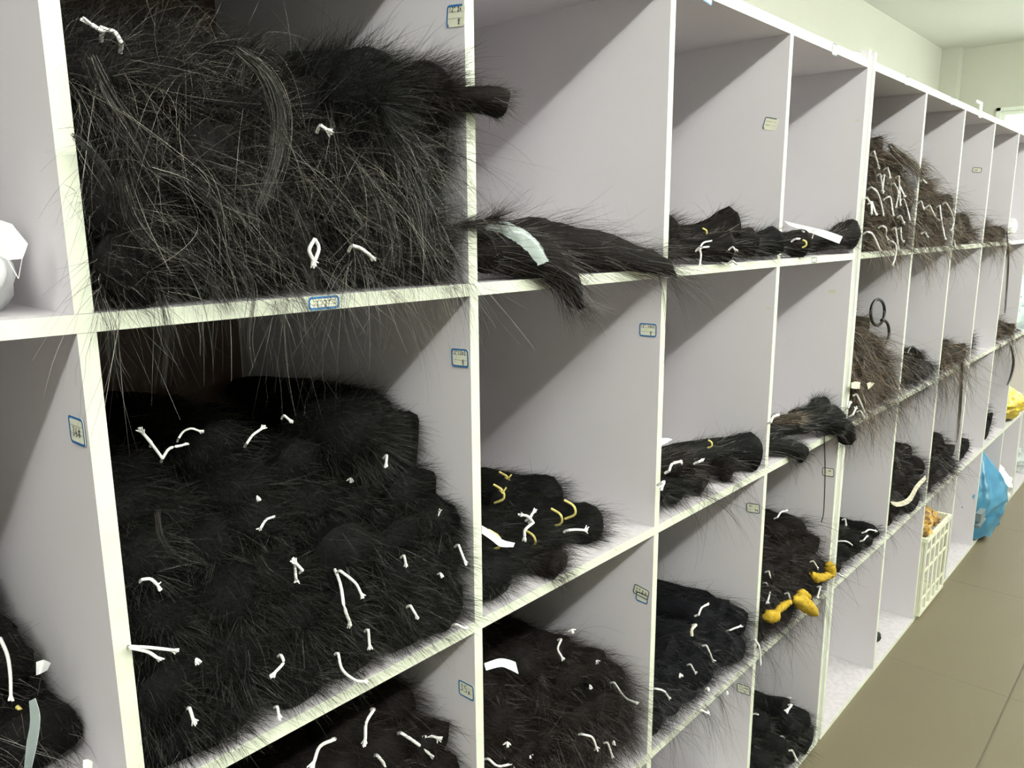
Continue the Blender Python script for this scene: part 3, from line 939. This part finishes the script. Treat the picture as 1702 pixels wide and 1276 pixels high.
S_(a41, [(1424, 655), (1430, 668), (1436, 683)], [(1417, 690), (1422, 680)], [(1430, 682), (1436, 692)], [(1410, 678), (1412, 672)], r=.0024)
S_((2, 1), [(1112, 783), (1117, 771), (1130, 767)], [(1099, 803), (1104, 800), (1102, 806)], [(1160, 768), (1164, 766)], r=.0024)
S_((3, 1), [(1281, 702), (1285, 693), (1292, 690)], r=.0024)
S_((2, 0), [(1164, 410), (1170, 403), (1184, 400), (1196, 398)], [(1163, 412), (1165, 425), (1163, 438)], [(1168, 411), (1182, 409), (1196, 399)], [(1218, 410), (1221, 414)], [(1217, 433), (1222, 437)], r=.0017)
S_((1, 1), [(887, 868), (873, 880), (872, 890)], [(885, 866), (877, 858), (870, 856)], [(880, 862), (885, 853)], [(944, 881), (958, 880), (972, 881)], r=.0022)


def ring(cub, ctr, R, r, m, axis=(0, 1, 0), name='band', sq=1.0):
    b = nearest(cub, ctr)
    ax = unit(np.array(axis, float))
    a = unit(np.cross(ax, np.array([.1, .05, 1.0]))); c_ = np.cross(ax, a)
    th = np.linspace(0, 2 * np.pi, 25)
    P = np.array(ctr) + R * (np.cos(th)[:, None] * a + sq * np.sin(th)[:, None] * c_)
    return MB().tube(P, r, 6).build(name, m, b[1], np.array(b[1].location), True)


def on_hair(cub, u, v):
    """the bundle whose body is seen at (u, v), and the point on its near surface"""
    best = None
    for root, loc, R, P in BUND[cub]:
        for q in P[1:12]:
            a, b = pix(q)
            d = math.hypot(a - u, b - v) + 60 * q[1]
            if best is None or d < best[0]:
                best = (d, root, q[1] - R * .8)
    return best[1], onY(u, v, best[2])


# yellow bands and knots of the second-column second-row bundles
for (u, v, y) in ((838, 800, .16), (829, 822, .14), (947, 848, .12), (880, 898, .06), (822, 900, .05), (804, 922, .02), (925, 862, .06)):
    rt, p = on_hair(c11, u, v)
    b = (0, rt)
    o = MB()
    k = spline([p + np.array([-.002, .01, .016]), p + np.array([.003, -.006, .008]), p + np.array([.003, -.008, -.006]), p + np.array([-.002, .008, -.016])], 9)
    o.tube(k, .0022, 6)
    if (u, v) in ((838, 800), (829, 822)):
        o.tube(np.array([p + np.array([0, -.008, .004]), p + np.array([.006, -.012, .014])]), .0016, 5)
        o.tube(np.array([p + np.array([0, -.008, .004]), p + np.array([-.008, -.01, .012])]), .0016, 5)
    o.build('rubber_band', M_YEL, b[1], np.array(b[1].location), True)
for cub, u, v, y in (((2, 0), 1171, 387, .03), ((3, 0), 1337, 405, .0), ((2, 1), 1180, 738, .04), ((0, 0), 681, 142, .03), ((0, 0), 562, 133, .03), ((-1, 1), 34, 1188, .10)):
    rt, p = on_hair(cub, u, v)
    b = (0, rt)
    hh = .008
    k = spline([p + np.array([-.001, .004, hh]), p + np.array([.001, -.003, hh * .5]), p + np.array([.001, -.003, -hh * .5]), p + np.array([-.001, .004, -hh])], 9)
    MB().tube(k, .0019, 6).build('rubber_band', M_YEL, b[1], np.array(b[1].location), True)


def sheet(name, pts, m, label, cat, group=None, thick=.0006, parent=None):
    """a thin strip through pairs of points (upper edge, lower edge)"""
    up = spline([p[0] for p in pts], 12); dn = spline([p[1] for p in pts], 12)
    n = unit(np.cross(up[1] - up[0], dn[0] - up[0])) * thick
    V = np.concatenate([up, dn, up + n, dn + n]); k = 12
    F = []
    for i in range(k - 1):
        F += [(i, i + 1, k + i + 1, k + i), (2 * k + i, 3 * k + i, 3 * k + i + 1, 2 * k + i + 1), (i, 2 * k + i, 2 * k + i + 1, i + 1), (k + i, k + i + 1, 3 * k + i + 1, 3 * k + i)]
    F += [(0, k, 3 * k, 2 * k), (k - 1, 3 * k - 1, 4 * k - 1, 2 * k - 1)]
    o = mesh_obj(name, V, F, m, parent, V.mean(0) if parent is None else np.array(parent.location), False)
    if parent is None: tag(o, label, cat, group)
    return o


Yp = onY
sheet('paper_tag', [(Yp(801, 873, .03), Yp(801, 886, .025)), (Yp(822, 886, .02), Yp(818, 898, .015)), (Yp(836, 897, .012), Yp(832, 908, .01)), (Yp(856, 902, .01), Yp(853, 909, .008))],
      M_PAPER, 'long curled white paper tag on the black bundles, second-column second-row cubby', 'tag')
sheet('paper_tag', [(Yp(805, 1102, .0), Yp(808, 1114, -.004)), (Yp(830, 1094, -.006), Yp(832, 1108, -.01)), (Yp(846, 1096, -.012), Yp(846, 1112, -.014)), (Yp(857, 1100, -.010), Yp(862, 1120, -.014))],
      M_TAG, 'folded pale blue tag at the left of the second-column third-row pile', 'tag')
sheet('paper_tag', [(Yp(1098, 728, .01), Yp(1099, 740, .01)), (Yp(1110, 728, .008), Yp(1108, 736, .008)), (Yp(1118, 730, .008), Yp(1112, 733, .008))],
      M_PAPER, 'small white folded paper tag by the upright, third-column second-row cubby', 'tag')
sheet('label_strip', [(Yp(1303, 367, .02), Yp(1312, 375, .02)), (Yp(1345, 377, .01), Yp(1348, 387, .01)), (Yp(1375, 384, .0), Yp(1372, 396, .0)), (Yp(1401, 393, .0), Yp(1395, 405, .0))],
      M_PAPER, 'long straight white label strip laid across the bundles, fourth-column top-row cubby', 'tag')
string((3, 0), [(1322, 397), (1332, 396), (1337, 388), (1334, 384)], r=.0024, fray=0, y=-.006)
string((3, 0), [(1355, 381), (1350, 395), (1342, 420)], r=.0009, fray=0, y=-.008, m=M_CREAM)
sheet('paper_scrap', [(Yp(60, 1100, .08), Yp(60, 1122, .08)), (Yp(72, 1097, .075), Yp(66, 1120, .075)), (Yp(84, 1102, .08), Yp(78, 1114, .08))],
      M_PAPER, 'small torn white paper scrap on the dark pile at the left edge', 'paper')
sheet('paper_scrap', [(Yp(138, 1263, .03), Yp(138, 1278, .03)), (Yp(146, 1262, .028), Yp(146, 1277, .028)), (Yp(154, 1266, .03), Yp(153, 1279, .03))],
      M_CORD, 'white scrap at the bottom of the dark pile, left edge', 'paper')
sheet('plastic_film', [(Yp(58, 1160, .07), Yp(48, 1165, .08)), (Yp(66, 1190, .065), Yp(50, 1200, .08)), (Yp(62, 1230, .06), Yp(44, 1235, .08)), (Yp(52, 1276, .06), Yp(40, 1276, .08))],
      M_PLAS, 'strip of clear film hanging on the dark pile at the left edge', 'plastic film')
sheet('paper_tag', [(Yp(1415, 636, -.014), Yp(1415, 645, -.014)), (Yp(1422, 634, -.016), Yp(1422, 646, -.016)), (Yp(1430, 635, -.014), Yp(1429, 646, -.014))],
      M_CLOTH, 'small cream paper tag left of the other on the brown pile, second row', 'tag', None)
sheet('paper_tag', [(Yp(1441, 637, -.014), Yp(1443, 647, -.014)), (Yp(1447, 635, -.016), Yp(1446, 645, -.016)), (Yp(1454, 637, -.014), Yp(1450, 641, -.014))],
      M_CLOTH, 'small cream paper tag right of the other on the brown pile, second row', 'tag', None)
sheet('cloth_strip', [(Yp(1480, 833, -.01), Yp(1482, 838, -.01)), (Yp(1495, 834, -.02), Yp(1494, 842, -.02)), (Yp(1510, 826, -.02), Yp(1514, 834, -.02)), (Yp(1522, 806, -.02), Yp(1526, 812, -.02)),
                      (Yp(1538, 790, -.012), Yp(1540, 796, -.012))], M_CLOTH, 'cream cloth strip draped across the dark pile, sixth-column third-row', 'cloth')

# clear plastic sleeve over the drooping hank
SL = [((798, 369), (799, 388), .02), ((832, 367), (832, 389), .0), ((866, 380), (855, 401), -.014), ((893, 403), (876, 417), -.022), ((908, 436), (893, 441), -.026)]
up_ = spline([onY(a[0], a[1], y + .012) for a, b, y in SL], 26)
dn_ = spline([onY(b[0], b[1], y) for a, b, y in SL], 26)
n_ = 9
Vp = np.array([up_[i] * (1 - k / (n_ - 1)) + dn_[i] * k / (n_ - 1) + np.array([0, -.010 * math.sin(math.pi * k / (n_ - 1)), .004 * math.sin(math.pi * k / (n_ - 1))]) for i in range(26) for k in range(n_)])
Vp = Vp + RNG.normal(0, .0007, Vp.shape)
Fp = [(i * n_ + j, i * n_ + j + 1, (i + 1) * n_ + j + 1, (i + 1) * n_ + j) for i in range(25) for j in range(n_ - 1)]
tag(mesh_obj('plastic_sleeve', Vp, Fp, M_PLAS, None, Vp[0], True), 'crinkled clear plastic sleeve curved over the drooping hank', 'plastic sleeve')


def crumple(name, ctr, rad, m, label, cat, seed, amp=.22, sharp=6, sub=3, flat=None, parent=None, smooth=False):
    rg = np.random.default_rng(seed)
    import bmesh
    bm = bmesh.new()
    bmesh.ops.create_icosphere(bm, subdivisions=sub, radius=1)
    v = np.array([q.co[:] for q in bm.verts])
    f = np.array([[q.index for q in fc.verts] for fc in bm.faces])
    bm.free()
    d = np.ones(len(v))
    for k in range(sharp):
        n = unit(rg.normal(size=3)); ph = rg.uniform(0, 6.28); fq = rg.uniform(2, 7)
        d += amp * (np.abs(np.sin(fq * (v @ n) + ph)) - .5) / (1 + .25 * k)
    v = v * d[:, None] * np.asarray(rad)
    v = v + np.asarray(ctr)
    if flat is not None: v[:, 2] = np.maximum(v[:, 2], flat)
    o = mesh_obj(name, v, f, m, parent, ctr if parent is None else np.array(parent.location), smooth)
    if parent is None: tag(o, label, cat)
    return o


# white plastic bag at the left edge, top row
bag = empty('plastic_bag', (-.135, .05, ZA + .001))
tag(bag, 'crumpled white plastic bag beside the first upright at the left edge', 'bag')
crumple('bag_body', (-.083, .085, ZA + .040), (.030, .045, .036), M_PWHITE, '', '', 3, amp=.45, sharp=12, sub=4, parent=bag, flat=ZA + .001, smooth=True)
V = [onY(0, 366, .02), onY(18, 372, .008), onY(45, 405, .006), onY(36, 430, .0), onY(30, 463, -.004), onY(12, 432, .0), onY(0, 425, .01)]
V = np.array(V); V2 = V + np.array([.001, .0012, 0])
F4 = [(0, 1, 5, 6), (1, 2, 3, 5), (3, 4, 5, 5), (7, 13, 12, 8), (8, 12, 10, 9)]
F4 = [tuple(f) for f in F4 if len(set(f)) == 4]
mesh_obj('bag_flap', np.concatenate([V, V2]), F4 + [(3, 4, 11, 10), (4, 5, 12, 11), (5, 3, 10, 12), (1, 2, 9, 8)], M_PWHITE, bag, np.array(bag.location), False)
lay((-1, 0), (-.20, .03, ZA + .035), .3, .032, 'black', 'black bundle behind the white plastic bag at the left edge, top row', 'pom', dx=0, **K1)
# plastic under the third-column floor row
crumple('plastic_bag', (1.12, .08, .075), (.17, .075, .07), M_PWHITE, 'crumpled white plastic bag in the third-column floor-row cubby, bottom of the frame', 'bag', 11, flat=ZD + .001)

# hanging dark cord by the fourth column
cp = spline([onY(1370, 722, -.02), onY(1371, 760, -.012), onY(1371, 800, -.008), onY(1369, 850, -.010), onY(1365, 868, -.008)], 14)
tag(MB().tube(cp, .0013, 6).build('dark_cord', M_BANDK, None, cp[0], True), 'thin dark cord hanging straight down in front of a small label', 'cord')

# yellow knit strips in the fourth-column third-row pile
def blob_tube(pts, rs, name, parent, loc):
    P = spline(pts, 16)
    r = np.interp(np.linspace(0, 1, 16), np.linspace(0, 1, len(rs)), rs) * (1 + .25 * np.sin(np.arange(16) * 2.1 + len(rs)))
    return MB().tube(P, r, 10).build(name, M_YRAG, parent, loc, True)


yb = empty('yellow_cloth_tie', onY(1315, 1000, -.03))
tag(yb, 'yellow knit cloth tied in a bow at the edge of the fourth-column third-row pile', 'cloth tie')
lo_ = np.array(yb.location)
blob_tube([onY(1268, 1027, -.02), onY(1276, 1024, -.03), onY(1286, 1024, -.032), onY(1292, 1020, -.03)], [.003, .012, .013, .006], 'bow_knot', yb, lo_)
blob_tube([onY(1288, 1020, -.03), onY(1300, 1008, -.03), onY(1313, 1000, -.032)], [.006, .009, .006], 'bow_strap', yb, lo_)
blob_tube([onY(1317, 994, -.03), onY(1332, 1000, -.04), onY(1347, 1012, -.04), onY(1359, 1022, -.032)], [.005, .016, .015, .003], 'bow_loop', yb, lo_)
blob_tube([onY(1325, 994, -.028), onY(1333, 986, -.03), onY(1345, 992, -.03)], [.006, .010, .006], 'bow_loop', yb, lo_)
yb2 = empty('yellow_cloth_tie', onY(1370, 955, -.02))
tag(yb2, 'yellow knit cloth tie twisted against the doubled upright', 'cloth tie')
lo_ = np.array(yb2.location)
blob_tube([onY(1348, 952, -.012), onY(1358, 960, -.02), onY(1372, 958, -.022), onY(1383, 952, -.02)], [.006, .011, .009, .010], 'cloth_twist', yb2, lo_)
blob_tube([onY(1383, 953, -.02), onY(1379, 943, -.02), onY(1377, 934, -.014)], [.010, .014, .008], 'cloth_twist', yb2, lo_)

# black hair loops in the brown pile
def loop(ctr_px, R, y, cub, label, a0=0., a1=6.3, sq=1.15):
    c_ = onY(*ctr_px, y)
    th = np.linspace(a0, a1, 26)
    P = c_ + np.stack([np.cos(th) * R * 1.9, np.sin(th * 1.0) * .004, np.sin(th) * R * sq], 1)
    tag(MB().tube(P, .0045, 7).build('hair_loop', M_BANDK, None, c_, True), label, 'hair loop', 'coiled black hair loops')


loop((1459, 519), .033, .05, (4, 1), 'coiled black hair ring standing on top of the brown second-row pile')
loop((1466, 555), .035, .03, (4, 1), 'black hair arc curving below the coiled ring on the brown pile', -1.5, 1.6)
loop((1515, 594), .030, .04, (5, 1), 'thin black hair arc over the sixth-column second-row pile', .1, 2.6)

# small black scrap on the floor board
crumple('hair_clip', (2.47, .045, ZD + .018), (.014, .010, .018), M_BANDK, 'small black clip lying on the floor board of the sixth-column cubby', 'clip', 5, sub=2)

# ------------------------------------------------------------------ basket
bx0, bx1, by0, by1, bz0, bz1 = 2.755, 3.085, -.015, .40, ZD + .002, .325
bk = empty('plastic_basket', ((bx0 + bx1) / 2, .19, bz0))
tag(bk, 'cream plastic basket with upright slots full of golden netting, on the floor row', 'basket')
bl = np.array(bk.location)
o = MB()
for z, h, e, nm in ((bz1 - .016, .016, .004, 'basket_rim'), (bz0, .014, 0, 'basket_foot_band')):
    o = MB()
    o.box((bx0 - e, by0 - e, z), (bx1 + e, by0 + .008, z + h)).box((bx0 - e, by1 - .008, z), (bx1 + e, by1 + e, z + h))
    o.box((bx0 - e, by0 + .008, z), (bx0 + .008, by1 - .008, z + h)).box((bx1 - .008, by0 + .008, z), (bx1 + e, by1 - .008, z + h))
    o.build(nm, M_BASKET, bk, bl)
MB().box((bx0 + .004, by0 + .004, bz0), (bx1 - .004, by1 - .004, bz0 + .005)).build('basket_base', M_BASKET, bk, bl)
for y in (by0, by1 - .006):
    for k in range(6):
        xx = bx0 + (bx1 - bx0 - .018) * k / 5
        MB().box((xx, y, bz0 + .014), (xx + .016, y + .006, bz1 - .016)).build('slat', M_BASKET, bk, bl)
    for z in (bz0 + .06, bz0 + .17, bz0 + .24):
        MB().box((bx0 + .01, y + .001, z), (bx1 - .01, y + .005, z + .009)).build('cross_bar', M_BASKET, bk, bl)
for x in (bx0, bx1 - .006):
    for k in range(7):
        yy = by0 + .008 + (by1 - by0 - .032) * k / 6
        MB().box((x, yy, bz0 + .014), (x + .006, yy + .016, bz1 - .016)).build('slat', M_BASKET, bk, bl)
ni = 0
for (px_, py_, pz_, r_) in ((2.80, .04, .35, .045), (2.85, .05, .36, .045), (2.91, .07, .35, .05), (2.98, .08, .33, .045), (2.82, .12, .38, .05), (2.9, .16, .37, .05), (2.99, .18, .34, .05),
                            (3.03, .05, .31, .035)):
    crumple('net_bundle', (px_, py_, pz_), (r_, r_, r_ * .8), M_NET, '%s golden net bundle from the left, heaped in the cream basket' % ORD[ni], 'net', 40 + ni, amp=.35, sub=3)
    ni += 1

# ------------------------------------------------------------------ blue bag, white bag, far bags
bb = empty('blue_plastic_bag', (3.95, .03, ZD))
tag(bb, 'bulging blue plastic bag with a knotted top, leaning out of the floor row', 'bag')
bl = np.array(bb.location)
def bagmesh(ctr, rx, ry, h, z0, seed, m, parent, loc, name='bag_body', peak=.35):
    rg = np.random.default_rng(seed)
    nz, nt_ = 22, 36
    V = []
    for i in range(nz):
        q = i / (nz - 1)
        r = (np.sin(np.pi * min(q * .62 + .18, 1)) ** .7) if q < .55 else np.interp(q, [.55, .8, 1], [.98, .55, .10])
        for j in range(nt_):
            th = 2 * np.pi * j / nt_
            fold = 1 + (.03 + .12 * q) * np.sin(9 * th + 3 * np.sin(2 * th) + seed) + .05 * abs(np.sin(8 * th + 9 * q)) + .04 * abs(np.sin(5 * th - 13 * q + seed)) + .06 * rg.normal()
            V.append((ctr[0] + rx * r * fold * np.cos(th) - peak * rx * q ** 3, ctr[1] + ry * r * fold * np.sin(th), z0 + h * q + .006 * np.sin(5 * th)))
    F = [(i * nt_ + j, i * nt_ + (j + 1) % nt_, (i + 1) * nt_ + (j + 1) % nt_, (i + 1) * nt_ + j) for i in range(nz - 1) for j in range(nt_)]
    return mesh_obj(name, V, F, m, parent, loc, True)


bagmesh((3.80, .03, 0), .145, .105, .40, ZD + .012, 2, M_BLUEBAG, bb, bl)
# dark printed marks on the bag's face
pm = onY(1634, 858, -.100)
MB().box(pm + np.array([-.04, 0, -.012]), pm + np.array([.04, .02, .02])).build('printed_mark', M_GREYB, bb, bl)
pm = onY(1634, 869, -.100)
MB().box(pm + np.array([-.06, 0, -.004]), pm + np.array([.06, .02, .004])).build('printed_line', M_GREYB, bb, bl)
wb = empty('white_sack', (4.32, .06, ZD))
tag(wb, 'rounded white plastic sack on the floor row beyond the blue bag', 'bag')
bagmesh((4.30, .06, 0), .11, .09, .22, ZD + .010, 5, M_PWHITE, wb, np.array(wb.location), peak=0)
yb3 = empty('yellow_bag', (4.33, .05, ZC))
tag(yb3, 'clear bag of yellow netting in the third row at the right edge', 'bag')
bagmesh((4.30, .07, 0), .16, .10, .17, ZC + .012, 8, M_YBAG, yb3, np.array(yb3.location), peak=0)
gb = empty('pale_green_bag', (4.36, .05, ZB))
tag(gb, 'pale greenish plastic bag in the second row at the right edge', 'bag')
bagmesh((4.33, .08, 0), .16, .10, .30, ZB + .012, 9, M_TAG, gb, np.array(gb.location), peak=0)
crumple('white_cloth', onY(1681, 378, .01), (.03, .02, .035), M_CORD, 'crumpled white cloth against the ninth upright in the top row', 'cloth', 21, sub=2)
crumple('grey_sack', (5.1, .09, ZD + .085), (.14, .09, .085), M_PLAS, 'greyish sack on the floor board at the right edge', 'bag', 23, flat=ZD + .001)

# ------------------------------------------------------------------ stickers
GL = {  # stroke font on a unit cell
    '0': [[(.2, .1), (.1, .6), (.4, 1), (.8, .7), (.7, .1), (.2, .1)]],
    '1': [[(.5, 1), (.45, 0)]],
    '2': [[(.1, .8), (.5, 1), (.8, .7), (.1, .05), (.9, .05)]],
    '3': [[(.15, .95), (.8, .9), (.4, .55), (.8, .3), (.4, 0), (.1, .15)]],
    '4': [[(.6, 0), (.6, 1), (.1, .35), (.9, .35)]],
    '5': [[(.85, 1), (.25, 1), (.2, .55), (.75, .5), (.7, .05), (.1, .05)]],
    '6': [[(.7, 1), (.2, .5), (.3, .0), (.8, .15), (.6, .5), (.2, .35)]],
    '8': [[(.5, .5), (.15, .8), (.5, 1), (.85, .8), (.5, .5), (.1, .2), (.5, 0), (.9, .2), (.5, .5)]],
    '#': [[(.3, 0), (.4, 1)], [(.65, 0), (.75, 1)], [(.05, .3), (.95, .35)], [(.1, .65), (1, .7)]],
    '"': [[(.3, 1), (.25, .75)], [(.6, 1), (.55, .75)]],
    'x': [[(.1, .7), (.8, .1)], [(.75, .75), (.1, .05)]],
    'A': [[(.05, 0), (.45, 1), (.9, 0)], [(.2, .4), (.7, .4)]],
    'Q': [[(.5, 1), (.05, .5)], [(.5, 1), (.95, .5)], [(.25, .5), (.75, .5)], [(.3, .27), (.7, .27)], [(.5, .5), (.5, 0)], [(.15, 0), (.9, 0)]],
    '-': [[(.1, .5), (.9, .5)]],
    ' ': [],
}


def sticker(origin, ux, uy, w, h, rows, label, rot=0, blue=True, torn=False, thin=1.0):
    """a bordered, ruled label card stuck on a board; ux, uy the card's axes"""
    ux = unit(np.array(ux, float)); uy = unit(np.array(uy, float))
    c_, s_ = math.cos(math.radians(rot)), math.sin(math.radians(rot))
    ux, uy = c_ * ux + s_ * uy, -s_ * ux + c_ * uy
    nn = np.cross(ux, uy)
    o3 = np.array(origin, float)
    root = empty('label_sticker', o3)
    tag(root, label, 'label')

    def pt(x, y, d): return o3 + ux * x + uy * y + nn * d

    def rr(w_, h_, r_):
        P = []
        for cx, cy, a0 in ((w_ / 2 - r_, h_ / 2 - r_, 0), (-w_ / 2 + r_, h_ / 2 - r_, 90), (-w_ / 2 + r_, -h_ / 2 + r_, 180), (w_ / 2 - r_, -h_ / 2 + r_, 270)):
            for k in range(4):
                t = math.radians(a0 + 30 * k)
                P.append((cx + r_ * math.cos(t), cy + r_ * math.sin(t)))
        return P
    r_ = .0042
    out = rr(w, h, r_); inn = rr(w - .0046 * thin, h - .0046 * thin, r_ * .55)
    n = len(out)
    # card
    V = [pt(x, y, .0003) for x, y in out] + [pt(x, y, 0) for x, y in out] + [pt(0, 0, .0003)]
    F = [(i, (i + 1) % n, n + (i + 1) % n, n + i) for i in range(n)]
    bmv = MB().add(V, F)
    fan = [(2 * n, i, (i + 1) % n, (i + 2) % n) for i in range(0, n, 2)]
    bmv.add(np.zeros((0, 3)), np.array(fan) - bmv.n)
    bmv.build('card', M_CARD, root, o3)
    # border ring
    V = [pt(x, y, .0006) for x, y in out] + [pt(x, y, .0006) for x, y in inn]
    F = [(i, (i + 1) % n, n + (i + 1) % n, n + i) for i in range(n)]
    if torn: F = F[3:11]
    MB().add(V, F).build('border', M_BLUE if blue else M_GREYB, root, o3)
    # ruled lines
    q = MB()
    for yy in (h * .17, -h * .12):
        q.add([pt(-w * .38, yy - .0002, .0006), pt(w * .40, yy - .0002, .0006), pt(w * .40, yy + .0002, .0006), pt(-w * .38, yy + .0002, .0006)], [(0, 1, 2, 3)])
    q.build('ruled_lines', M_RULE, root, o3)
    # handwriting
    q = MB(); any_ = False
    for txt, x0, y0, ch in rows:
        cw = ch * .62
        for i, chx in enumerate(txt):
            for st in GL[chx]:
                P = [(x0 * w + i * cw * 1.18 + a * cw, y0 * h + b * ch) for a, b in st]
                for (xa_, ya_), (xb_, yb_) in zip(P[:-1], P[1:]):
                    dx, dy = xb_ - xa_, yb_ - ya_
                    L_ = math.hypot(dx, dy) + 1e-9
                    px_, py_ = -dy / L_ * .00042, dx / L_ * .00042
                    q.add([pt(xa_ + px_, ya_ + py_, .0008), pt(xa_ - px_, ya_ - py_, .0008), pt(xb_ - px_, yb_ - py_, .0008), pt(xb_ + px_, yb_ + py_, .0008)], [(0, 1, 2, 3)])
                    any_ = True
    if any_: q.build('handwriting', M_INK, root, o3)
    return root


def side_label(c, y, z, w, h, rot, rows, label, **k):      # on the left face of the upright at the right of column c
    x = col_x(c)[1] - .0009
    return sticker((x, y, z), (0, -1, 0), (0, 0, 1), w, h, rows, label, rot, **k)


def edge_label(x, z, w, h, rows, label, y=-.0008, rot=0, **k):   # on a board's front edge
    return sticker((x, y, z), (1, 0, 0), (0, 0, 1), w, h, rows, label, rot, **k)


side_label(0, .013, 1.685, .030, .024, -6, [('12"', -.36, .18, .0052), ('2x', .10, .18, .0050), ('Q', .14, -.38, .0062)], 'torn blue-edged label high on the first divider of the top row', torn=True)
side_label(0, .0165, 1.283, .031, .0235, 2, [('12"13x2', -.42, .18, .0048), ('Q', .12, -.34, .0062)], 'blue-bordered label reading 12" 13x2 on the divider above the black pile')
side_label(1, .023, 1.273, .034, .0225, 1, [('12" 14x5', -.40, .17, .0046), ('Q', .12, -.34, .0060)], 'blue-bordered label reading 12" 14x5 on the second-column second-row divider')
side_label(-1, .020, 1.277, .033, .0245, 1, [('36#', -.28, -.22, .0085)], 'blue-bordered label reading 36# at the left, beside the nearest upright')
side_label(0, .0165, .819, .030, .0235, 1, [('35', -.38, -.14, .0105), ('#', .12, -.20, .0062)], 'blue-bordered label reading 35# on the first divider of the third row')
sticker((col_x(1)[1] - .0006, .020, .786), (0, -1, 0), (0, 0, 1), .026, .018, [], 'older blank label peeking out beneath the 35A4 label', -4)
side_label(1, .0215, .797, .033, .0200, -10, [('35A4', -.38, -.22, .0088)], 'tilted label reading 35A4 on the second-column third-row divider', blue=False)
side_label(2, .018, .388, .034, .0235, 4, [('-"', -.36, .12, .0046), ('14x5', .0, .05, .0046), ('35', .0, -.35, .0046)], 'grey-bordered label low on the third-column floor-row divider', blue=False)
side_label(2, .020, .831, .032, .0225, 6, [('12"', -.32, .12, .0046), ('46', .12, -.30, .0062)], 'label half hidden by hanging hairs on the third-column third-row divider', blue=False)
side_label(3, .019, .806, .031, .0235, 4, [('44', .0, .05, .0052)], 'small label behind the dark hanging cord near the doubled upright', blue=False)
side_label(2, .030, 1.647, .030, .024, -14, [('-- -', -.3, .1, .003), ('---', -.3, -.2, .003)], 'yellowed torn label on the third-column top-row divider', blue=False, torn=True)
side_label(6, .042, 1.647, .032, .019, -8, [('120', -.3, -.2, .006)], 'grey label on the seventh-column top-row divider', blue=False)
edge_label(.223, ZA - .0075, .038, .0135, [("1 2\"", -.26, -.30, .0066)], 'wide label stuck on the shelf edge under the shaggy pile')
edge_label(1.533, ZA - .0075, .030, .0130, [('6', -.05, -.30, .0070)], 'small label on the shelf edge under the fourth-column top-row bundles', blue=False)
edge_label(.998, ZT + .002, .032, .022, [('12', -.2, -.2, .006)], 'blue and white label hanging off the top board edge, third column', rot=-6)
edge_label(1.567, ZT + .006, .030, .024, [('12"', -.3, -.1, .006)], 'white label on the top board edge above the fourth column', blue=False)
edge_label(2.09, ZT + .008, .036, .022, [('8', -.1, -.2, .007)], 'white label on the top board edge above the fifth column', blue=False)
edge_label(2.556, ZT + .008, .036, .022, [('8', -.1, -.2, .007)], 'white label on the top board edge above the sixth column', blue=False)
# residue of an old tape on the shelf edge, paper clip on the top edge, offcut lying on top
tag(MB().box((.598, -.0012, ZA - .014), (.664, -.0007, ZA - .001)).build('tape_residue', mat('old_tape', (.62, .56, .36), rough=.7, noise=(.82, .82, .70), nscale=180)),
    'yellowed strip of old tape on the shelf edge under the drooping hank', 'tape')
tag(MB().box((2.915, -.004, ZT - .006), (2.945, -.0008, ZT + .045)).box((2.86, -.004, ZT + .036), (2.915, -.0008, ZT + .045)).build('paper_clip', M_WIN),
    'bent white card clipped on the top board edge, seventh column', 'card')
oc = onY(1432, 98, .05)
tag(MB().add([(1.64, .03, ZT + T + .007), (1.79, .02, ZT + T + .007), (1.79, .05, ZT + T + .007), (1.64, .034, ZT + T + .007),
              (1.64, .03, ZT + T + .009), (1.79, .02, ZT + T + .020), (1.79, .05, ZT + T + .020), (1.64, .034, ZT + T + .009)],
             [(0, 3, 2, 1), (4, 5, 6, 7), (0, 1, 5, 4), (1, 2, 6, 5), (2, 3, 7, 6), (3, 0, 4, 7)]).build('board_offcut', M_WIN),
    'white wedge-shaped offcut on top of the shelf by the doubled upright', 'offcut')
for px_, c_ in (((1383, 484), 3), ((1425, 200), 3), ((1277, 512), 2)):
    p_ = onX(*px_, col_x(c_)[1])
    hw = .006 if px_ == (1383, 484) else .003
    nm = {(1383, 484): 'yellowish glue mark on the fourth-column second-row divider', (1425, 200): 'tiny scuffed paper mark on the fourth-column top-row divider',
          (1277, 512): 'tiny glue dot on the third-column second-row divider'}[px_]
    tag(MB().box((p_[0] - .0006, p_[1] - hw * 1.5, p_[2] - hw * .6), (p_[0] - .0001, p_[1] + hw * 1.5, p_[2] + hw * .6)).build('glue_mark', M_CLOTH), nm, 'mark')

for o in SC.objects:
    if '_p' in o: del o['_p']
print('hair tris', NTRI[0], 'objects', len(SC.objects))
